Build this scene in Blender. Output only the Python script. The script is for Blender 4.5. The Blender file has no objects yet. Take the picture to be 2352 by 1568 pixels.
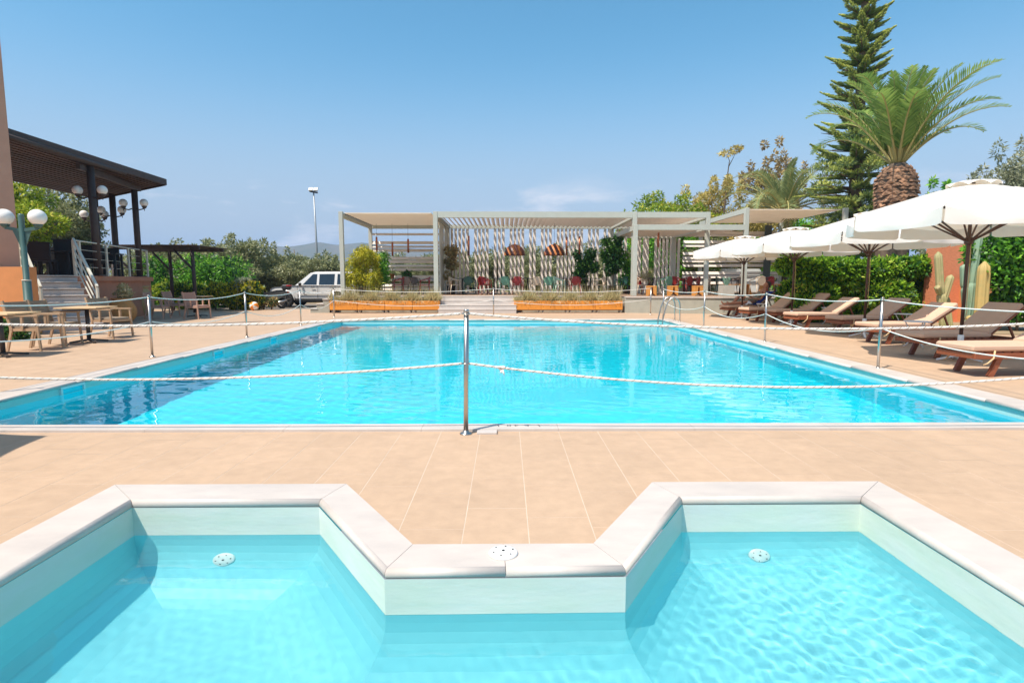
import bpy, bmesh, math, random
import numpy as np
from mathutils import Vector, Matrix
random.seed(7); RNG = np.random.default_rng(11)
PI = math.pi; R = math.radians
scene = bpy.context.scene
C = scene.collection

# ------------------------------------------------------------------ camera
FD, CXD, CYD, HZD, HCAM, YAW = 1306.6, 1176.0, 784.0, 646.0, 1.28, R(0.6)
PITCH = math.atan((CYD - HZD) / FD)
cam = bpy.data.cameras.new('camera'); cam.sensor_width = 36.0
cam.lens = FD / 2352.0 * 36.0; cam.clip_start = 0.05; cam.clip_end = 30000
camo = bpy.data.objects.new('camera', cam); C.objects.link(camo)
camo.location = (0, 0, HCAM); camo.rotation_euler = (PI/2 - PITCH, 0, -YAW)
scene.camera = camo

# ------------------------------------------------------------------ light
SUN = Vector((-0.42, -0.37, 1.0)).normalized()           # towards the sun
ELEV = math.asin(SUN.z); AZ = math.atan2(SUN.x, SUN.y)
world = bpy.data.worlds.new('World'); scene.world = world; world.use_nodes = True
wn, wl = world.node_tree.nodes, world.node_tree.links
bg = wn['Background']; bg.inputs['Strength'].default_value = 0.15
sky = wn.new('ShaderNodeTexSky'); sky.sky_type = 'NISHITA'; sky.sun_disc = False
sky.sun_elevation = ELEV; sky.sun_rotation = AZ
sky.altitude = 0; sky.air_density = 1.0; sky.dust_density = 1.0; sky.ozone_density = 3.0
hsv = wn.new('ShaderNodeHueSaturation'); hsv.inputs['Saturation'].default_value = 1.22; hsv.inputs['Hue'].default_value = 0.478
wl.new(sky.outputs[0], hsv.inputs['Color'])
# a low bank of thin cloud along the horizon
tc = wn.new('ShaderNodeTexCoord'); sep = wn.new('ShaderNodeSeparateXYZ')
wl.new(tc.outputs['Generated'], sep.inputs[0])
mp = wn.new('ShaderNodeMapping'); mp.inputs['Scale'].default_value = (1.0, 1.0, 4.2)
mp.inputs['Location'].default_value = (3.3, 0.0, 0.0)
wl.new(tc.outputs['Generated'], mp.inputs[0])
cn = wn.new('ShaderNodeTexNoise'); cn.inputs['Scale'].default_value = 3.1; cn.inputs['Detail'].default_value = 9
cn.inputs['Roughness'].default_value = 0.6; cn.inputs['Distortion'].default_value = 0.25
wl.new(mp.outputs[0], cn.inputs['Vector'])
cr = wn.new('ShaderNodeMapRange'); cr.inputs[1].default_value = 0.53; cr.inputs[2].default_value = 0.68
wl.new(cn.outputs[0], cr.inputs[0])
hm = wn.new('ShaderNodeMapRange'); hm.interpolation_type = 'SMOOTHSTEP'
hm.inputs[1].default_value = 0.185; hm.inputs[2].default_value = 0.13; wl.new(sep.outputs[2], hm.inputs[0])
mm = wn.new('ShaderNodeMath'); mm.operation = 'MULTIPLY'; wl.new(cr.outputs[0], mm.inputs[0]); wl.new(hm.outputs[0], mm.inputs[1])
m2 = wn.new('ShaderNodeMath'); m2.operation = 'MULTIPLY'; m2.inputs[1].default_value = 0.75; wl.new(mm.outputs[0], m2.inputs[0])
mx = wn.new('ShaderNodeMix'); mx.data_type = 'RGBA'; mx.inputs[7].default_value = (6.0, 5.6, 5.6, 1)
wl.new(m2.outputs[0], mx.inputs[0]); vg = wn.new('ShaderNodeMapRange'); vg.interpolation_type = 'SMOOTHERSTEP'; vg.inputs[1].default_value = 0.42; vg.inputs[2].default_value = 0.0; vg.inputs[3].default_value = 0.0; vg.inputs[4].default_value = 0.80
wl.new(sep.outputs[2], vg.inputs[0]); vm = wn.new('ShaderNodeMix'); vm.data_type = 'RGBA'; vm.inputs[7].default_value = (2.9, 2.95, 3.4, 1)      # pale veil of summer air towards the horizon
wl.new(vg.outputs[0], vm.inputs[0]); wl.new(hsv.outputs[0], vm.inputs[6]); wl.new(vm.outputs[2], mx.inputs[6]); wl.new(mx.outputs[2], bg.inputs[0])

sl = bpy.data.lights.new('sun', 'SUN'); sl.energy = 5.0; sl.angle = R(0.53); sl.color = (1.0, 0.93, 0.83)
so = bpy.data.objects.new('sun', sl); C.objects.link(so)
so.rotation_euler = SUN.to_track_quat('Z', 'Y').to_euler()
sl.cycles.is_caustics_light = True
vs = scene.view_settings; vs.view_transform = 'Standard'; vs.look = 'None'; vs.exposure = 0.38; vs.gamma = 1.0
vs.use_curve_mapping = False
cy = scene.cycles
cy.max_bounces = 10; cy.diffuse_bounces = 5; cy.glossy_bounces = 4; cy.transmission_bounces = 8; cy.transparent_max_bounces = 12
cy.sample_clamp_indirect = 6.0; cy.use_denoising = True; cy.blur_glossy = 0.5

# ------------------------------------------------------------------ photograph pixel -> place
def ray(x, y):
    u, v = x - CXD, CYD - y; cp, sp = math.cos(PITCH), math.sin(PITCH); c, s = math.cos(YAW), math.sin(YAW)
    a, b, z = u, v*sp + FD*cp, v*cp - FD*sp
    return Vector((a*c + b*s, -a*s + b*c, z))
def G(x, y, z=0.0):                      # where the ray meets the level z
    d = ray(x, y); return d * ((z - HCAM) / d.z) + Vector((0, 0, HCAM))
def A(x, y, Y):                          # where the ray meets the upright plane at distance Y
    d = ray(x, y); return d * (Y / d.y) + Vector((0, 0, HCAM))

# ------------------------------------------------------------------ materials
MATS = {}
def mat(name, col, rough=0.6, metal=0.0, var=0.0, vscale=6.0, bump=0.0, bscale=40.0, col2=None, sheen=0.0,
        spec=None, objvar=0.0, stretch=None, world=False, stain=0.0):
    """one procedural surface: base colour broken up by noise, optional relief, per-object and per-leaf variation"""
    m = bpy.data.materials.new(name); m.use_nodes = True; nt = m.node_tree; n, l = nt.nodes, nt.links
    b = n['Principled BSDF']; b.inputs['Roughness'].default_value = rough; b.inputs['Metallic'].default_value = metal
    if spec is not None: b.inputs['Specular IOR Level'].default_value = spec
    col = tuple(col) + (1,)
    b.inputs['Base Color'].default_value = col; out = None
    tcn = n.new('ShaderNodeTexCoord'); vec = tcn.outputs['Object']
    if world: vec = n.new('ShaderNodeNewGeometry').outputs['Position']
    if stretch:
        mpn = n.new('ShaderNodeMapping'); mpn.inputs['Scale'].default_value = stretch; l.new(vec, mpn.inputs[0]); vec = mpn.outputs[0]
    if var or col2:
        nz = n.new('ShaderNodeTexNoise'); nz.inputs['Scale'].default_value = vscale; nz.inputs['Detail'].default_value = 6
        nz.inputs['Roughness'].default_value = 0.62; l.new(vec, nz.inputs['Vector'])
        mr = n.new('ShaderNodeMapRange'); mr.inputs[1].default_value = 0.3; mr.inputs[2].default_value = 0.7; l.new(nz.outputs[0], mr.inputs[0])
        mxn = n.new('ShaderNodeMix'); mxn.data_type = 'RGBA'; l.new(mr.outputs[0], mxn.inputs[0])
        c2 = tuple(col2) + (1,) if col2 else tuple(min(1, c*(1+var)) for c in col[:3]) + (1,)
        c1 = col if col2 else tuple(c*(1-var) for c in col[:3]) + (1,)
        mxn.inputs[6].default_value = c1; mxn.inputs[7].default_value = c2; out = mxn.outputs[2]
    if stain:                                              # broad, soft blotches of wear
        s1 = n.new('ShaderNodeTexNoise'); s1.inputs['Scale'].default_value = 0.9; s1.inputs['Detail'].default_value = 7; s1.inputs['Roughness'].default_value = 0.7; l.new(vec, s1.inputs['Vector'])
        s2 = n.new('ShaderNodeMapRange'); s2.inputs[1].default_value = 0.35; s2.inputs[2].default_value = 0.65; s2.inputs[3].default_value = 1-stain; s2.inputs[4].default_value = 1+stain*0.6; l.new(s1.outputs[0], s2.inputs[0])
        s3 = n.new('ShaderNodeHueSaturation'); l.new(s2.outputs[0], s3.inputs['Value'])
        if out: l.new(out, s3.inputs['Color'])
        else: s3.inputs['Color'].default_value = col
        out = s3.outputs[0]
    if objvar:
        oi = n.new('ShaderNodeObjectInfo'); hs = n.new('ShaderNodeHueSaturation')
        mr2 = n.new('ShaderNodeMapRange'); mr2.inputs[3].default_value = 1-objvar; mr2.inputs[4].default_value = 1+objvar
        l.new(oi.outputs['Random'], mr2.inputs[0]); l.new(mr2.outputs[0], hs.inputs['Value'])
        if out: l.new(out, hs.inputs['Color'])
        else: hs.inputs['Color'].default_value = col
        out = hs.outputs[0]
    if out: l.new(out, b.inputs['Base Color'])
    if bump:
        bz = n.new('ShaderNodeTexNoise'); bz.inputs['Scale'].default_value = bscale; bz.inputs['Detail'].default_value = 5
        l.new(vec, bz.inputs['Vector'])
        bp = n.new('ShaderNodeBump'); bp.inputs['Strength'].default_value = bump; bp.inputs['Distance'].default_value = 0.02
        l.new(bz.outputs[0], bp.inputs['Height']); l.new(bp.outputs[0], b.inputs['Normal'])
    MATS[name] = m; return m
def leafmat(name, c1, c2, c3=None, rough=0.45, trans=0.35, back=None):
    """foliage: each leaf picks its tint from its own random value (attribute 'tint'), thin leaves let light through"""
    m = bpy.data.materials.new(name); m.use_nodes = True; nt = m.node_tree; n, l = nt.nodes, nt.links
    b = n['Principled BSDF']; b.inputs['Roughness'].default_value = rough; b.inputs['Specular IOR Level'].default_value = 0.35
    at = n.new('ShaderNodeAttribute'); at.attribute_name = 'tint'
    rp = n.new('ShaderNodeValToRGB'); rp.color_ramp.elements[0].color = (*c1, 1); rp.color_ramp.elements[1].color = (*c2, 1)
    c1, c2, c3 = (tuple(min(0.8, q*1.55) for q in c) if c else None for c in (c1, c2, c3))
    rp.color_ramp.elements[0].color = (*c1, 1); rp.color_ramp.elements[1].color = (*c2, 1)
    if c3:
        e = rp.color_ramp.elements.new(0.85); e.color = (*c2, 1); rp.color_ramp.elements[-1].color = (*c3, 1)
    l.new(at.outputs['Fac'], rp.inputs[0]); l.new(rp.outputs[0], b.inputs['Base Color'])
    tr = n.new('ShaderNodeBsdfTranslucent'); ms = n.new('ShaderNodeMixShader'); ms.inputs[0].default_value = trans
    l.new(rp.outputs[0], tr.inputs[0]); l.new(b.outputs[0], ms.inputs[1]); l.new(tr.outputs[0], ms.inputs[2])
    l.new(ms.outputs[0], n['Material Output'].inputs[0]); MATS[name] = m; return m

# ------------------------------------------------------------------ mesh helpers
class MB:
    """collects pieces of ONE part; build() links them as one mesh object"""
    def __init__(s): s.v = []; s.f = []; s.t = []; s.sm = []
    def add(s, vs, fs, smooth=False):
        o = len(s.v); s.v.extend([tuple(p) for p in vs]); s.f.extend([tuple(i+o for i in f) for f in fs]); s.sm.extend([smooth]*len(fs)); return s
    def box(s, c, d, rz=0.0, rx=0.0, ry=0.0, bev=0.0):
        hx, hy, hz = d[0]/2, d[1]/2, d[2]/2; M = Matrix.Translation(c) @ Matrix.Rotation(rz, 4, 'Z') @ Matrix.Rotation(ry, 4, 'Y') @ Matrix.Rotation(rx, 4, 'X')
        if bev:
            vs = []
            for z, i in ((-hz, bev), (-hz+bev, 0), (hz-bev, 0), (hz, bev)):
                a, b = hx-i, hy-i; k = bev if i == 0 else bev*0.3
                for sx, sy in ((-1,-1),(1,-1),(1,1),(-1,1)):
                    p = [(sx*(a-k), sy*b), (sx*a, sy*(b-k))]
                    if sx*sy > 0: p.reverse()
                    vs += [(q[0], q[1], z) for q in p]
            fs = [tuple(range(7, -1, -1)), tuple(range(24, 32))]
            for r in range(3):
                for i in range(8): fs.append((r*8+i, r*8+(i+1) % 8, r*8+8+(i+1) % 8, r*8+8+i))
        else:
            vs = [(sx*hx, sy*hy, sz*hz) for sz in (-1,1) for sx, sy in ((-1,-1),(1,-1),(1,1),(-1,1))]
            fs = [(3,2,1,0),(4,5,6,7),(0,1,5,4),(1,2,6,5),(2,3,7,6),(3,0,4,7)]
        return s.add([M @ Vector(v) for v in vs], fs)
    def bar(s, p0, p1, w, h, up=(0,0,1)):
        p0, p1 = Vector(p0), Vector(p1); d = (p1-p0).normalized(); u = Vector(up)
        x = d.cross(u)
        if x.length < 1e-4: x = d.cross(Vector((1,0,0)))
        x.normalize(); y = x.cross(d).normalized()
        vs = [p + x*(a*w/2) + y*(b*h/2) for p in (p0, p1) for a, b in ((-1,-1),(1,-1),(1,1),(-1,1))]
        return s.add(vs, [(3,2,1,0),(4,5,6,7),(0,1,5,4),(1,2,6,5),(2,3,7,6),(3,0,4,7)])
    def tube(s, pts, rad, n=8, cap=True, closed=False):
        pts = [Vector(p) for p in pts]; k = len(pts)
        rad = [rad]*k if not hasattr(rad, '__len__') else rad
        vs, fs = [], []; px = None
        for i, p in enumerate(pts):
            if closed: d = pts[(i+1) % k] - pts[i-1]
            else: d = pts[min(i+1, k-1)] - pts[max(i-1, 0)]
            d.normalize()
            if px is None:
                a = Vector((0,0,1)) if abs(d.z) < 0.9 else Vector((1,0,0)); x = d.cross(a).normalized()
            else:
                x = (px - d*px.dot(d)); x = x.normalized() if x.length > 1e-6 else px
            px = x; y = d.cross(x)
            for j in range(n):
                t = 2*PI*j/n; vs.append(p + (x*math.cos(t) + y*math.sin(t))*rad[i])
        for i in range(k if closed else k-1):
            i2 = (i+1) % k
            for j in range(n): fs.append((i*n+j, i*n+(j+1) % n, i2*n+(j+1) % n, i2*n+j))
        s.add(vs, fs, True)
        if cap and not closed:
            o = len(s.v) - len(vs); s.f += [tuple(o+j for j in range(n-1, -1, -1)), tuple(o+(k-1)*n+j for j in range(n))]; s.sm += [False, False]
        return s
    def lathe(s, prof, c=(0,0,0), n=20, smooth=True, sx=1.0, sy=1.0):
        c = Vector(c); vs, fs = [], []
        for r, z in prof:
            for j in range(n):
                t = 2*PI*j/n; vs.append(c + Vector((r*sx*math.cos(t), r*sy*math.sin(t), z)))
        for i in range(len(prof)-1):
            for j in range(n): fs.append((i*n+j, i*n+(j+1) % n, (i+1)*n+(j+1) % n, (i+1)*n+j))
        s.add(vs, fs, smooth); o = len(s.v)-len(vs)
        if prof[0][0] > 1e-4: s.f.append(tuple(o+j for j in range(n-1, -1, -1))); s.sm.append(False)
        if prof[-1][0] > 1e-4: s.f.append(tuple(o+(len(prof)-1)*n+j for j in range(n))); s.sm.append(False)
        return s
    def prism(s, poly, z0, z1):
        n = len(poly); vs = [(x, y, z0) for x, y in poly] + [(x, y, z1) for x, y in poly]
        return s.add(vs, [tuple(range(n-1, -1, -1)), tuple(range(n, 2*n))] + [(i, (i+1) % n, n+(i+1) % n, n+i) for i in range(n)])
    def ball(s, c, r, n=14, m=9, sz=1.0):
        return s.lathe([(max(1e-5, r*math.sin(PI*i/m)), -r*sz*math.cos(PI*i/m)) for i in range(m+1)], c, n)
    def build(s, name, material, parent=None, loc=None):
        me = bpy.data.meshes.new(name); me.from_pydata(s.v, [], s.f)
        me.polygons.foreach_set('use_smooth', s.sm); me.update()
        if isinstance(material, str): material = MATS[material]
        me.materials.append(material); o = bpy.data.objects.new(name, me); C.objects.link(o)
        if parent: o.parent = parent
        if loc is not None: o.location = loc
        return o
def link(name, me, parent=None, loc=None, rot=None):
    o = bpy.data.objects.new(name, me); C.objects.link(o)
    if parent: o.parent = parent
    if loc is not None: o.location = loc
    if rot is not None: o.rotation_euler = rot
    return o
def thing(name, label, cat, loc=(0,0,0), rz=0.0, group=None):
    o = bpy.data.objects.new(name, None); C.objects.link(o); o.empty_display_size = 0.2
    o.location = loc; o.rotation_euler = (0, 0, rz); return tag(o, label, cat, group)
def tag(o, label=None, cat=None, group=None, kind=None):
    if label: o['label'] = label
    if cat: o['category'] = cat
    if group: o['group'] = group
    if kind: o['kind'] = kind
    return o
def dup(root, loc, rz=0.0, label=None, group=None, scale=None):
    kids = {}
    for o in C.objects:
        if o.parent: kids.setdefault(o.parent, []).append(o)
    def cp(o, par):
        c = o.copy(); C.objects.link(c); c.parent = par
        for k in kids.get(o, []): cp(k, c)
        return c
    r = cp(root, None); r.location = loc; r.rotation_euler = (0, 0, rz)
    if label: r['label'] = label
    if group: r['group'] = group
    if scale: r.scale = scale if hasattr(scale, '__len__') else (scale,)*3
    return r
def npmesh(name, V, F, material, parent=None, tint=None, smooth=False):
    """numpy verts (n,3) and equal-sized faces (m,k) -> one mesh; tint = one value per face"""
    me = bpy.data.meshes.new(name); V = np.asarray(V, np.float32); F = np.asarray(F, np.int32); m, k = F.shape
    me.vertices.add(len(V)); me.vertices.foreach_set('co', V.ravel())
    me.loops.add(m*k); me.loops.foreach_set('vertex_index', F.ravel())
    me.polygons.add(m); me.polygons.foreach_set('loop_start', np.arange(0, m*k, k, dtype=np.int32))
    if smooth: me.polygons.foreach_set('use_smooth', np.ones(m, bool))
    me.update(calc_edges=True)
    if tint is not None:
        a = me.attributes.new('tint', 'FLOAT', 'FACE'); a.data.foreach_set('value', np.asarray(tint, np.float32))
    if isinstance(material, str): material = MATS[material]
    me.materials.append(material); o = bpy.data.objects.new(name, me); C.objects.link(o)
    if parent: o.parent = parent
    return o
def sheet(name, outer, holes, z, material, parent=None):
    bm = bmesh.new()
    for loop in [outer] + holes:
        vs_ = [bm.verts.new((x, y, z)) for x, y in loop]
        for i in range(len(vs_)): bm.edges.new((vs_[i], vs_[(i+1) % len(vs_)]))
    bmesh.ops.triangle_fill(bm, use_beauty=True, use_dissolve=False, edges=bm.edges[:], normal=(0,0,1))
    for f in bm.faces:
        if f.normal.z < 0: f.normal_flip()
    me = bpy.data.meshes.new(name); bm.to_mesh(me); bm.free()
    me.materials.append(MATS[material]); o = link(name, me, parent); return o
# ================================================================== ground, deck, pools
mat('soil', (0.30, 0.22, 0.13), 0.9, var=0.25, vscale=0.6, bump=0.4, bscale=8)
mat('grout', (0.58, 0.46, 0.35), 0.85, var=0.12, vscale=3)
mat('tile', (0.487, 0.333, 0.219), 0.62, var=0.07, vscale=9, bump=0.06, bscale=300, objvar=0.03, spec=0.3, world=True, stain=0.06)
mat('tile_far', (0.487, 0.333, 0.219), 0.62, var=0.07, vscale=4, bump=0.06, bscale=200, spec=0.3, world=True, stain=0.06)
mat('marble', (0.60, 0.52, 0.455), 0.45, col2=(0.51, 0.445, 0.395), vscale=3.0, bump=0.05, bscale=50, objvar=0.03, stretch=(1, 2.2, 1), world=True, stain=0.07)
mat('liner', (0.004, 0.70, 0.81), 0.55, var=0.05, vscale=1.2)
mat('kid_liner', (0.23, 0.63, 0.68), 0.5, var=0.04, vscale=2.0, bump=0.05, bscale=5)
mat('kid_band', (0.66, 0.67, 0.62), 0.45, col2=(0.58, 0.64, 0.52), vscale=1.6, bump=0.25, bscale=2.2, world=True, stretch=(1, 1, 4), stain=0.05)
mat('pool_band', (0.42, 0.66, 0.64), 0.45, col2=(0.46, 0.64, 0.56), vscale=1.2)
mat('white_plastic', (0.78, 0.76, 0.72), 0.4, var=0.03)
mat('dark_hole', (0.02, 0.02, 0.02), 0.8)
mat('print_black', (0.03, 0.03, 0.035), 0.6)

PX0, PX1, PY0, PY1 = -5.46, 5.18, 4.96, 18.85          # water edge of the big pool
CO = (PX0-0.33, PX1+0.33, PY0-0.19, PY1+0.34)          # outer edge of its coping
DX0, DX1, DY0, DY1 = -16.5, 14.5, -5.0, 26.2           # deck
KO = [(-2.44,3.46),(-1.00,3.46),(-0.45,2.63),(0.42,2.63),(0.92,3.47),(2.36,3.47),(2.36,0.55),(-2.44,0.55)]
KI = [(-2.16,3.19),(-1.085,3.19),(-0.535,2.38),(0.53,2.39),(1.03,3.20),(2.08,3.20),(2.08,0.84),(-2.16,0.84)]

S = 2600.0
tag(sheet('ground', [(-S,-S),(S,-S),(S,S),(-S,S)], [[(DX0,DY0),(DX1,DY0),(DX1,DY1),(DX0,DY1)]], -0.03, 'soil'), kind='structure')
e = 0.06
deck = sheet('pool_deck', [(DX0-.2,DY0-.2),(DX1+.2,DY0-.2),(DX1+.2,DY1+.2),(DX0-.2,DY1+.2)],
             [[(CO[0]+e,CO[2]+e),(CO[1]-e,CO[2]+e),(CO[1]-e,CO[3]-e),(CO[0]+e,CO[3]-e)],
              [(x*0.97, y*0.98+0.02) for x, y in KO]], -0.0009, 'grout')
tag(deck, kind='structure')

# --- tiles: 33 x 50 cm, laid in columns, each column shifted
def inside(p, poly):
    x, y = p; c = False; n = len(poly)
    for i in range(n):
        (x1,y1), (x2,y2) = poly[i], poly[(i+1) % n]
        if (y1 > y) != (y2 > y) and x < (x2-x1)*(y-y1)/(y2-y1)+x1: c = not c
    return c
def cut(poly, a, b):                       # split a convex polygon by the line a-b
    L, Rr = [], []; n = len(poly); dx, dy = b[0]-a[0], b[1]-a[1]
    sd = [(dx*(p[1]-a[1]) - dy*(p[0]-a[0])) for p in poly]
    for i in range(n):
        p, q = poly[i], poly[(i+1) % n]; s1, s2 = sd[i], sd[(i+1) % n]
        if s1 >= 0: L.append(p)
        if s1 <= 0: Rr.append(p)
        if s1*s2 < 0:
            t = s1/(s1-s2); m = (p[0]+(q[0]-p[0])*t, p[1]+(q[1]-p[1])*t); L.append(m); Rr.append(m)
    ar = lambda P: abs(sum(P[i][0]*P[(i+1) % len(P)][1]-P[(i+1) % len(P)][0]*P[i][1] for i in range(len(P))))/2 if len(P) > 2 else 0
    return [P for P in (L, Rr) if ar(P) > 1e-5]
KT = [(x*0.985, y*0.99+0.01) for x, y in KO]             # tiles reach a little under the coping
MT = [(CO[0]+.03,CO[2]+.03),(CO[1]-.03,CO[2]+.03),(CO[1]-.03,CO[3]-.03),(CO[0]+.03,CO[3]-.03)]
TW, TL, JG = 0.3345, 0.5035, 0.0050
x_joint = G(1058, 1258).x
near_tiles, far_tiles = [], MB()
c0 = int((-16.4 - x_joint)//TW); c1 = int((14.4 - x_joint)//TW)
for c in range(c0, c1):
    xa = x_joint + c*TW
    off = (0.0, 0.335, 0.17)[c % 3] + 0.02*((c*7) % 5 - 2)
    yy = -4.9 + off
    while yy < 26.0:
        t = [(xa+JG/2, yy+JG/2), (xa+TW-JG/2, yy+JG/2), (xa+TW-JG/2, yy+TL-JG/2), (xa+JG/2, yy+TL-JG/2)]
        y0_ = yy; yy += TL
        xc, yc = xa+TW/2, y0_+TL/2
        frags = [t]
        for hole in (KT, MT):
            hx0, hx1 = min(p[0] for p in hole), max(p[0] for p in hole); hy0, hy1 = min(p[1] for p in hole), max(p[1] for p in hole)
            if xc < hx0-.5 or xc > hx1+.5 or yc < hy0-.6 or yc > hy1+.6: continue
            for i in range(len(hole)):
                a, b = hole[i], hole[(i+1) % len(hole)]
                frags = [q for P in frags for q in cut(P, a, b)]
            frags = [P for P in frags if not inside((sum(p[0] for p in P)/len(P), sum(p[1] for p in P)/len(P)), hole)]
        if not frags: continue
        full = len(frags) == 1 and len(frags[0]) == 4 and abs(frags[0][0][0]-t[0][0]) < 1e-6
        dist = math.hypot(xc*0.8, yc)
        vis = yc > 1.5 and abs(xc) < yc*0.95 + 0.3
        if vis and dist < 4.85 and len(near_tiles) < 298: near_tiles.append((frags, xc, yc, full))
        else:
            for P in frags: far_tiles.add([(x, y, 0.0) for x, y in P], [tuple(range(len(P)))])
def tile_mesh(frags, cx, cy):
    mb = MB()
    for P in frags:
        n = len(P); vs_ = [(x-cx, y-cy, 0.0) for x, y in P] + [(x-cx, y-cy, -0.009) for x, y in P]
        mb.add(vs_, [tuple(range(n))] + [(i, n+i, n+(i+1) % n, (i+1) % n) for i in range(n)])
    return mb
whole = None
for frags, cx, cy_, full in near_tiles:
    if full and whole: o = link('tile', whole, deck)
    else:
        o = tile_mesh(frags, cx, cy_).build('tile', 'tile', deck)
        if full: whole = o.data
    o.location = (cx, cy_, random.uniform(-0.0002, 0.0003))
tag(far_tiles.build('tile_field', 'tile_far', deck), kind='stuff')

# --- basins
def basin(name, poly, ztop, zfloor, material, parent, cove=0.0, band=None, zband=0.0):
    n = len(poly); mb = MB()
    area = sum(poly[i][0]*poly[(i+1) % n][1]-poly[(i+1) % n][0]*poly[i][1] for i in range(n))
    P = poly if area > 0 else poly[::-1]
    def offset(d):
        r = []
        for i in range(n):
            a, b, c = Vector(P[i-1]), Vector(P[i]), Vector(P[(i+1) % n])
            e1, e2 = (b-a).normalized(), (c-b).normalized(); n1, n2 = Vector((-e1.y, e1.x)), Vector((-e2.y, e2.x))
            k = (n1+n2); k = k/ max(0.2, k.dot(n1)); r.append((b.x+k.x*d, b.y+k.y*d))
        return r
    if band:
        bb = MB(); r0 = offset(0); bb.add([(x, y, ztop) for x, y in r0] + [(x, y, zband) for x, y in r0], [(i, n+i, n+(i+1) % n, (i+1) % n) for i in range(n)])
        bb.build('waterline_band', band, parent); ztop = zband
    rings = [(0, ztop), (0, zfloor+cove)] + ([(cove*(1-math.cos(q*PI/18)), zfloor+cove*(1-math.sin(q*PI/18))) for q in range(1, 10)] if cove else [])
    if not cove: rings[-1] = (0, zfloor)
    vs_ = []
    for d, z in rings: vs_ += [(x, y, z) for x, y in offset(d)]
    fs = []
    for k in range(len(rings)-1):
        for i in range(n): fs.append((k*n+i, k*n+n+i, k*n+n+(i+1) % n, k*n+(i+1) % n))
    mb.add(vs_, fs); base = offset(rings[-1][0])
    o = mb.build(name, material, parent)
    f = sheet(name.replace('walls', 'floor'), base, [], zfloor, material if isinstance(material, str) else material.name, parent)
    return o
ZC = 0.022                                             # top of the marble coping
pool = thing('swimming_pool', 'large rectangular swimming pool with turquoise lining and pale marble edge', 'pool', (0,0,0))
basin('basin_walls', [(PX0,PY0),(PX1,PY0),(PX1,PY1),(PX0,PY1)], 0.0, -1.75, 'liner', pool, band='pool_band', zband=-0.104)
kid = thing('childrens_pool', 'small notched pale turquoise pool with rounded marble edge', 'pool', (0,0,0))
basin('basin_walls', KI, -0.02, -0.70, 'kid_liner', kid, cove=0.44, band='kid_band', zband=-0.188)

# --- coping: bullnosed marble stones, each one its own piece
def stone(name, poly, nose_edges, parent, thick=0.045, over=0.0, mt='marble'):
    """poly: ccw outline; rounded along nose_edges (index of edge start)"""
    cx = sum(p[0] for p in poly)/len(poly); cy_ = sum(p[1] for p in poly)/len(poly); n = len(poly)
    mb = MB(); rings = []
    r = thick/2
    for k in range(7):
        a = -PI/2 + PI*k/6; ins = r*(1-math.cos(a)); z = r*math.sin(a)
        Q = []
        for i in range(n):
            # move edges: nose edges inset by ins, others by 1.2 mm
            d0 = ins if (i-1) % n in nose_edges else 0.0012; d1 = ins if i in nose_edges else 0.0012
            a_, b_, c_ = Vector(poly[i-1]), Vector(poly[i]), Vector(poly[(i+1) % n])
            e1, e2 = (b_-a_).normalized(), (c_-b_).normalized(); n1, n2 = Vector((-e1.y, e1.x)), Vector((-e2.y, e2.x))
            det = n1.x*n2.y - n1.y*n2.x
            if abs(det) < 1e-3: q = b_ + n1*d0
            else:
                q = b_ + Vector(((d0*n2.y - d1*n1.y)/det, (n1.x*d1 - n2.x*d0)/det))
            Q.append((q.x-cx, q.y-cy_, z))
        rings.append(Q)
    vs_ = [p for Q in rings for p in Q]; fs = [tuple(range(n-1,-1,-1)), tuple(range(6*n, 7*n))]
    sm = [False, False]
    for k in range(6):
        for i in range(n): fs.append((k*n+i, k*n+(i+1) % n, (k+1)*n+(i+1) % n, (k+1)*n+i)); sm.append(i in nose_edges)
    mb.add(vs_, fs); mb.sm = sm
    o = mb.build(name, mt, parent); o.location = (cx, cy_, ZC - thick/2); return o
def split_lin(a, b, step):
    n = max(1, round(abs(b-a)/step)); return [(a+(b-a)*i/n, a+(b-a)*(i+1)/n) for i in range(n)]
ov = 0.025
for y0_, y1_ in split_lin(PY0-0.19, PY1+0.34, 1.25):
    stone('coping_stone', [(CO[0],y0_),(PX0+ov,y0_),(PX0+ov,y1_),(CO[0],y1_)], (1,), pool)
    stone('coping_stone', [(PX1-ov,y0_),(CO[1],y0_),(CO[1],y1_),(PX1-ov,y1_)], (3,), pool)
for x0_, x1_ in split_lin(PX0+ov, PX1-ov, 1.2):
    stone('coping_stone', [(x0_,CO[2]),(x1_,CO[2]),(x1_,PY0+ov),(x0_,PY0+ov)], (2,), pool)
    stone('coping_stone', [(x0_,PY1-ov),(x1_,PY1-ov),(x1_,CO[3]),(x0_,CO[3])], (0,), pool)
nK = len(KO)
for i in range(nK):                                      # the notched pool: one or two stones on each side
    a, b = Vector(KO[i]), Vector(KO[(i+1) % nK]); c, d = Vector(KI[(i+1) % nK]), Vector(KI[i])
    L = (b-a).length; k = {0:1, 1:1, 2:2, 3:1, 4:1}.get(i, max(1, round(L/1.25)))
    for j in range(k):
        p, q = a.lerp(b, j/k), a.lerp(b, (j+1)/k); r_, s_ = d.lerp(c, (j+1)/k), d.lerp(c, j/k)
        poly = [tuple(p), tuple(q), tuple(r_), tuple(s_)]
        ar = sum(poly[m][0]*poly[(m+1) % 4][1]-poly[(m+1) % 4][0]*poly[m][1] for m in range(4))
        if ar < 0: poly = [poly[1], poly[0], poly[3], poly[2]]
        # nose on the inner edge, a little past the wall
        stone('coping_stone', poly, (2,), kid, thick=0.05)

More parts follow.
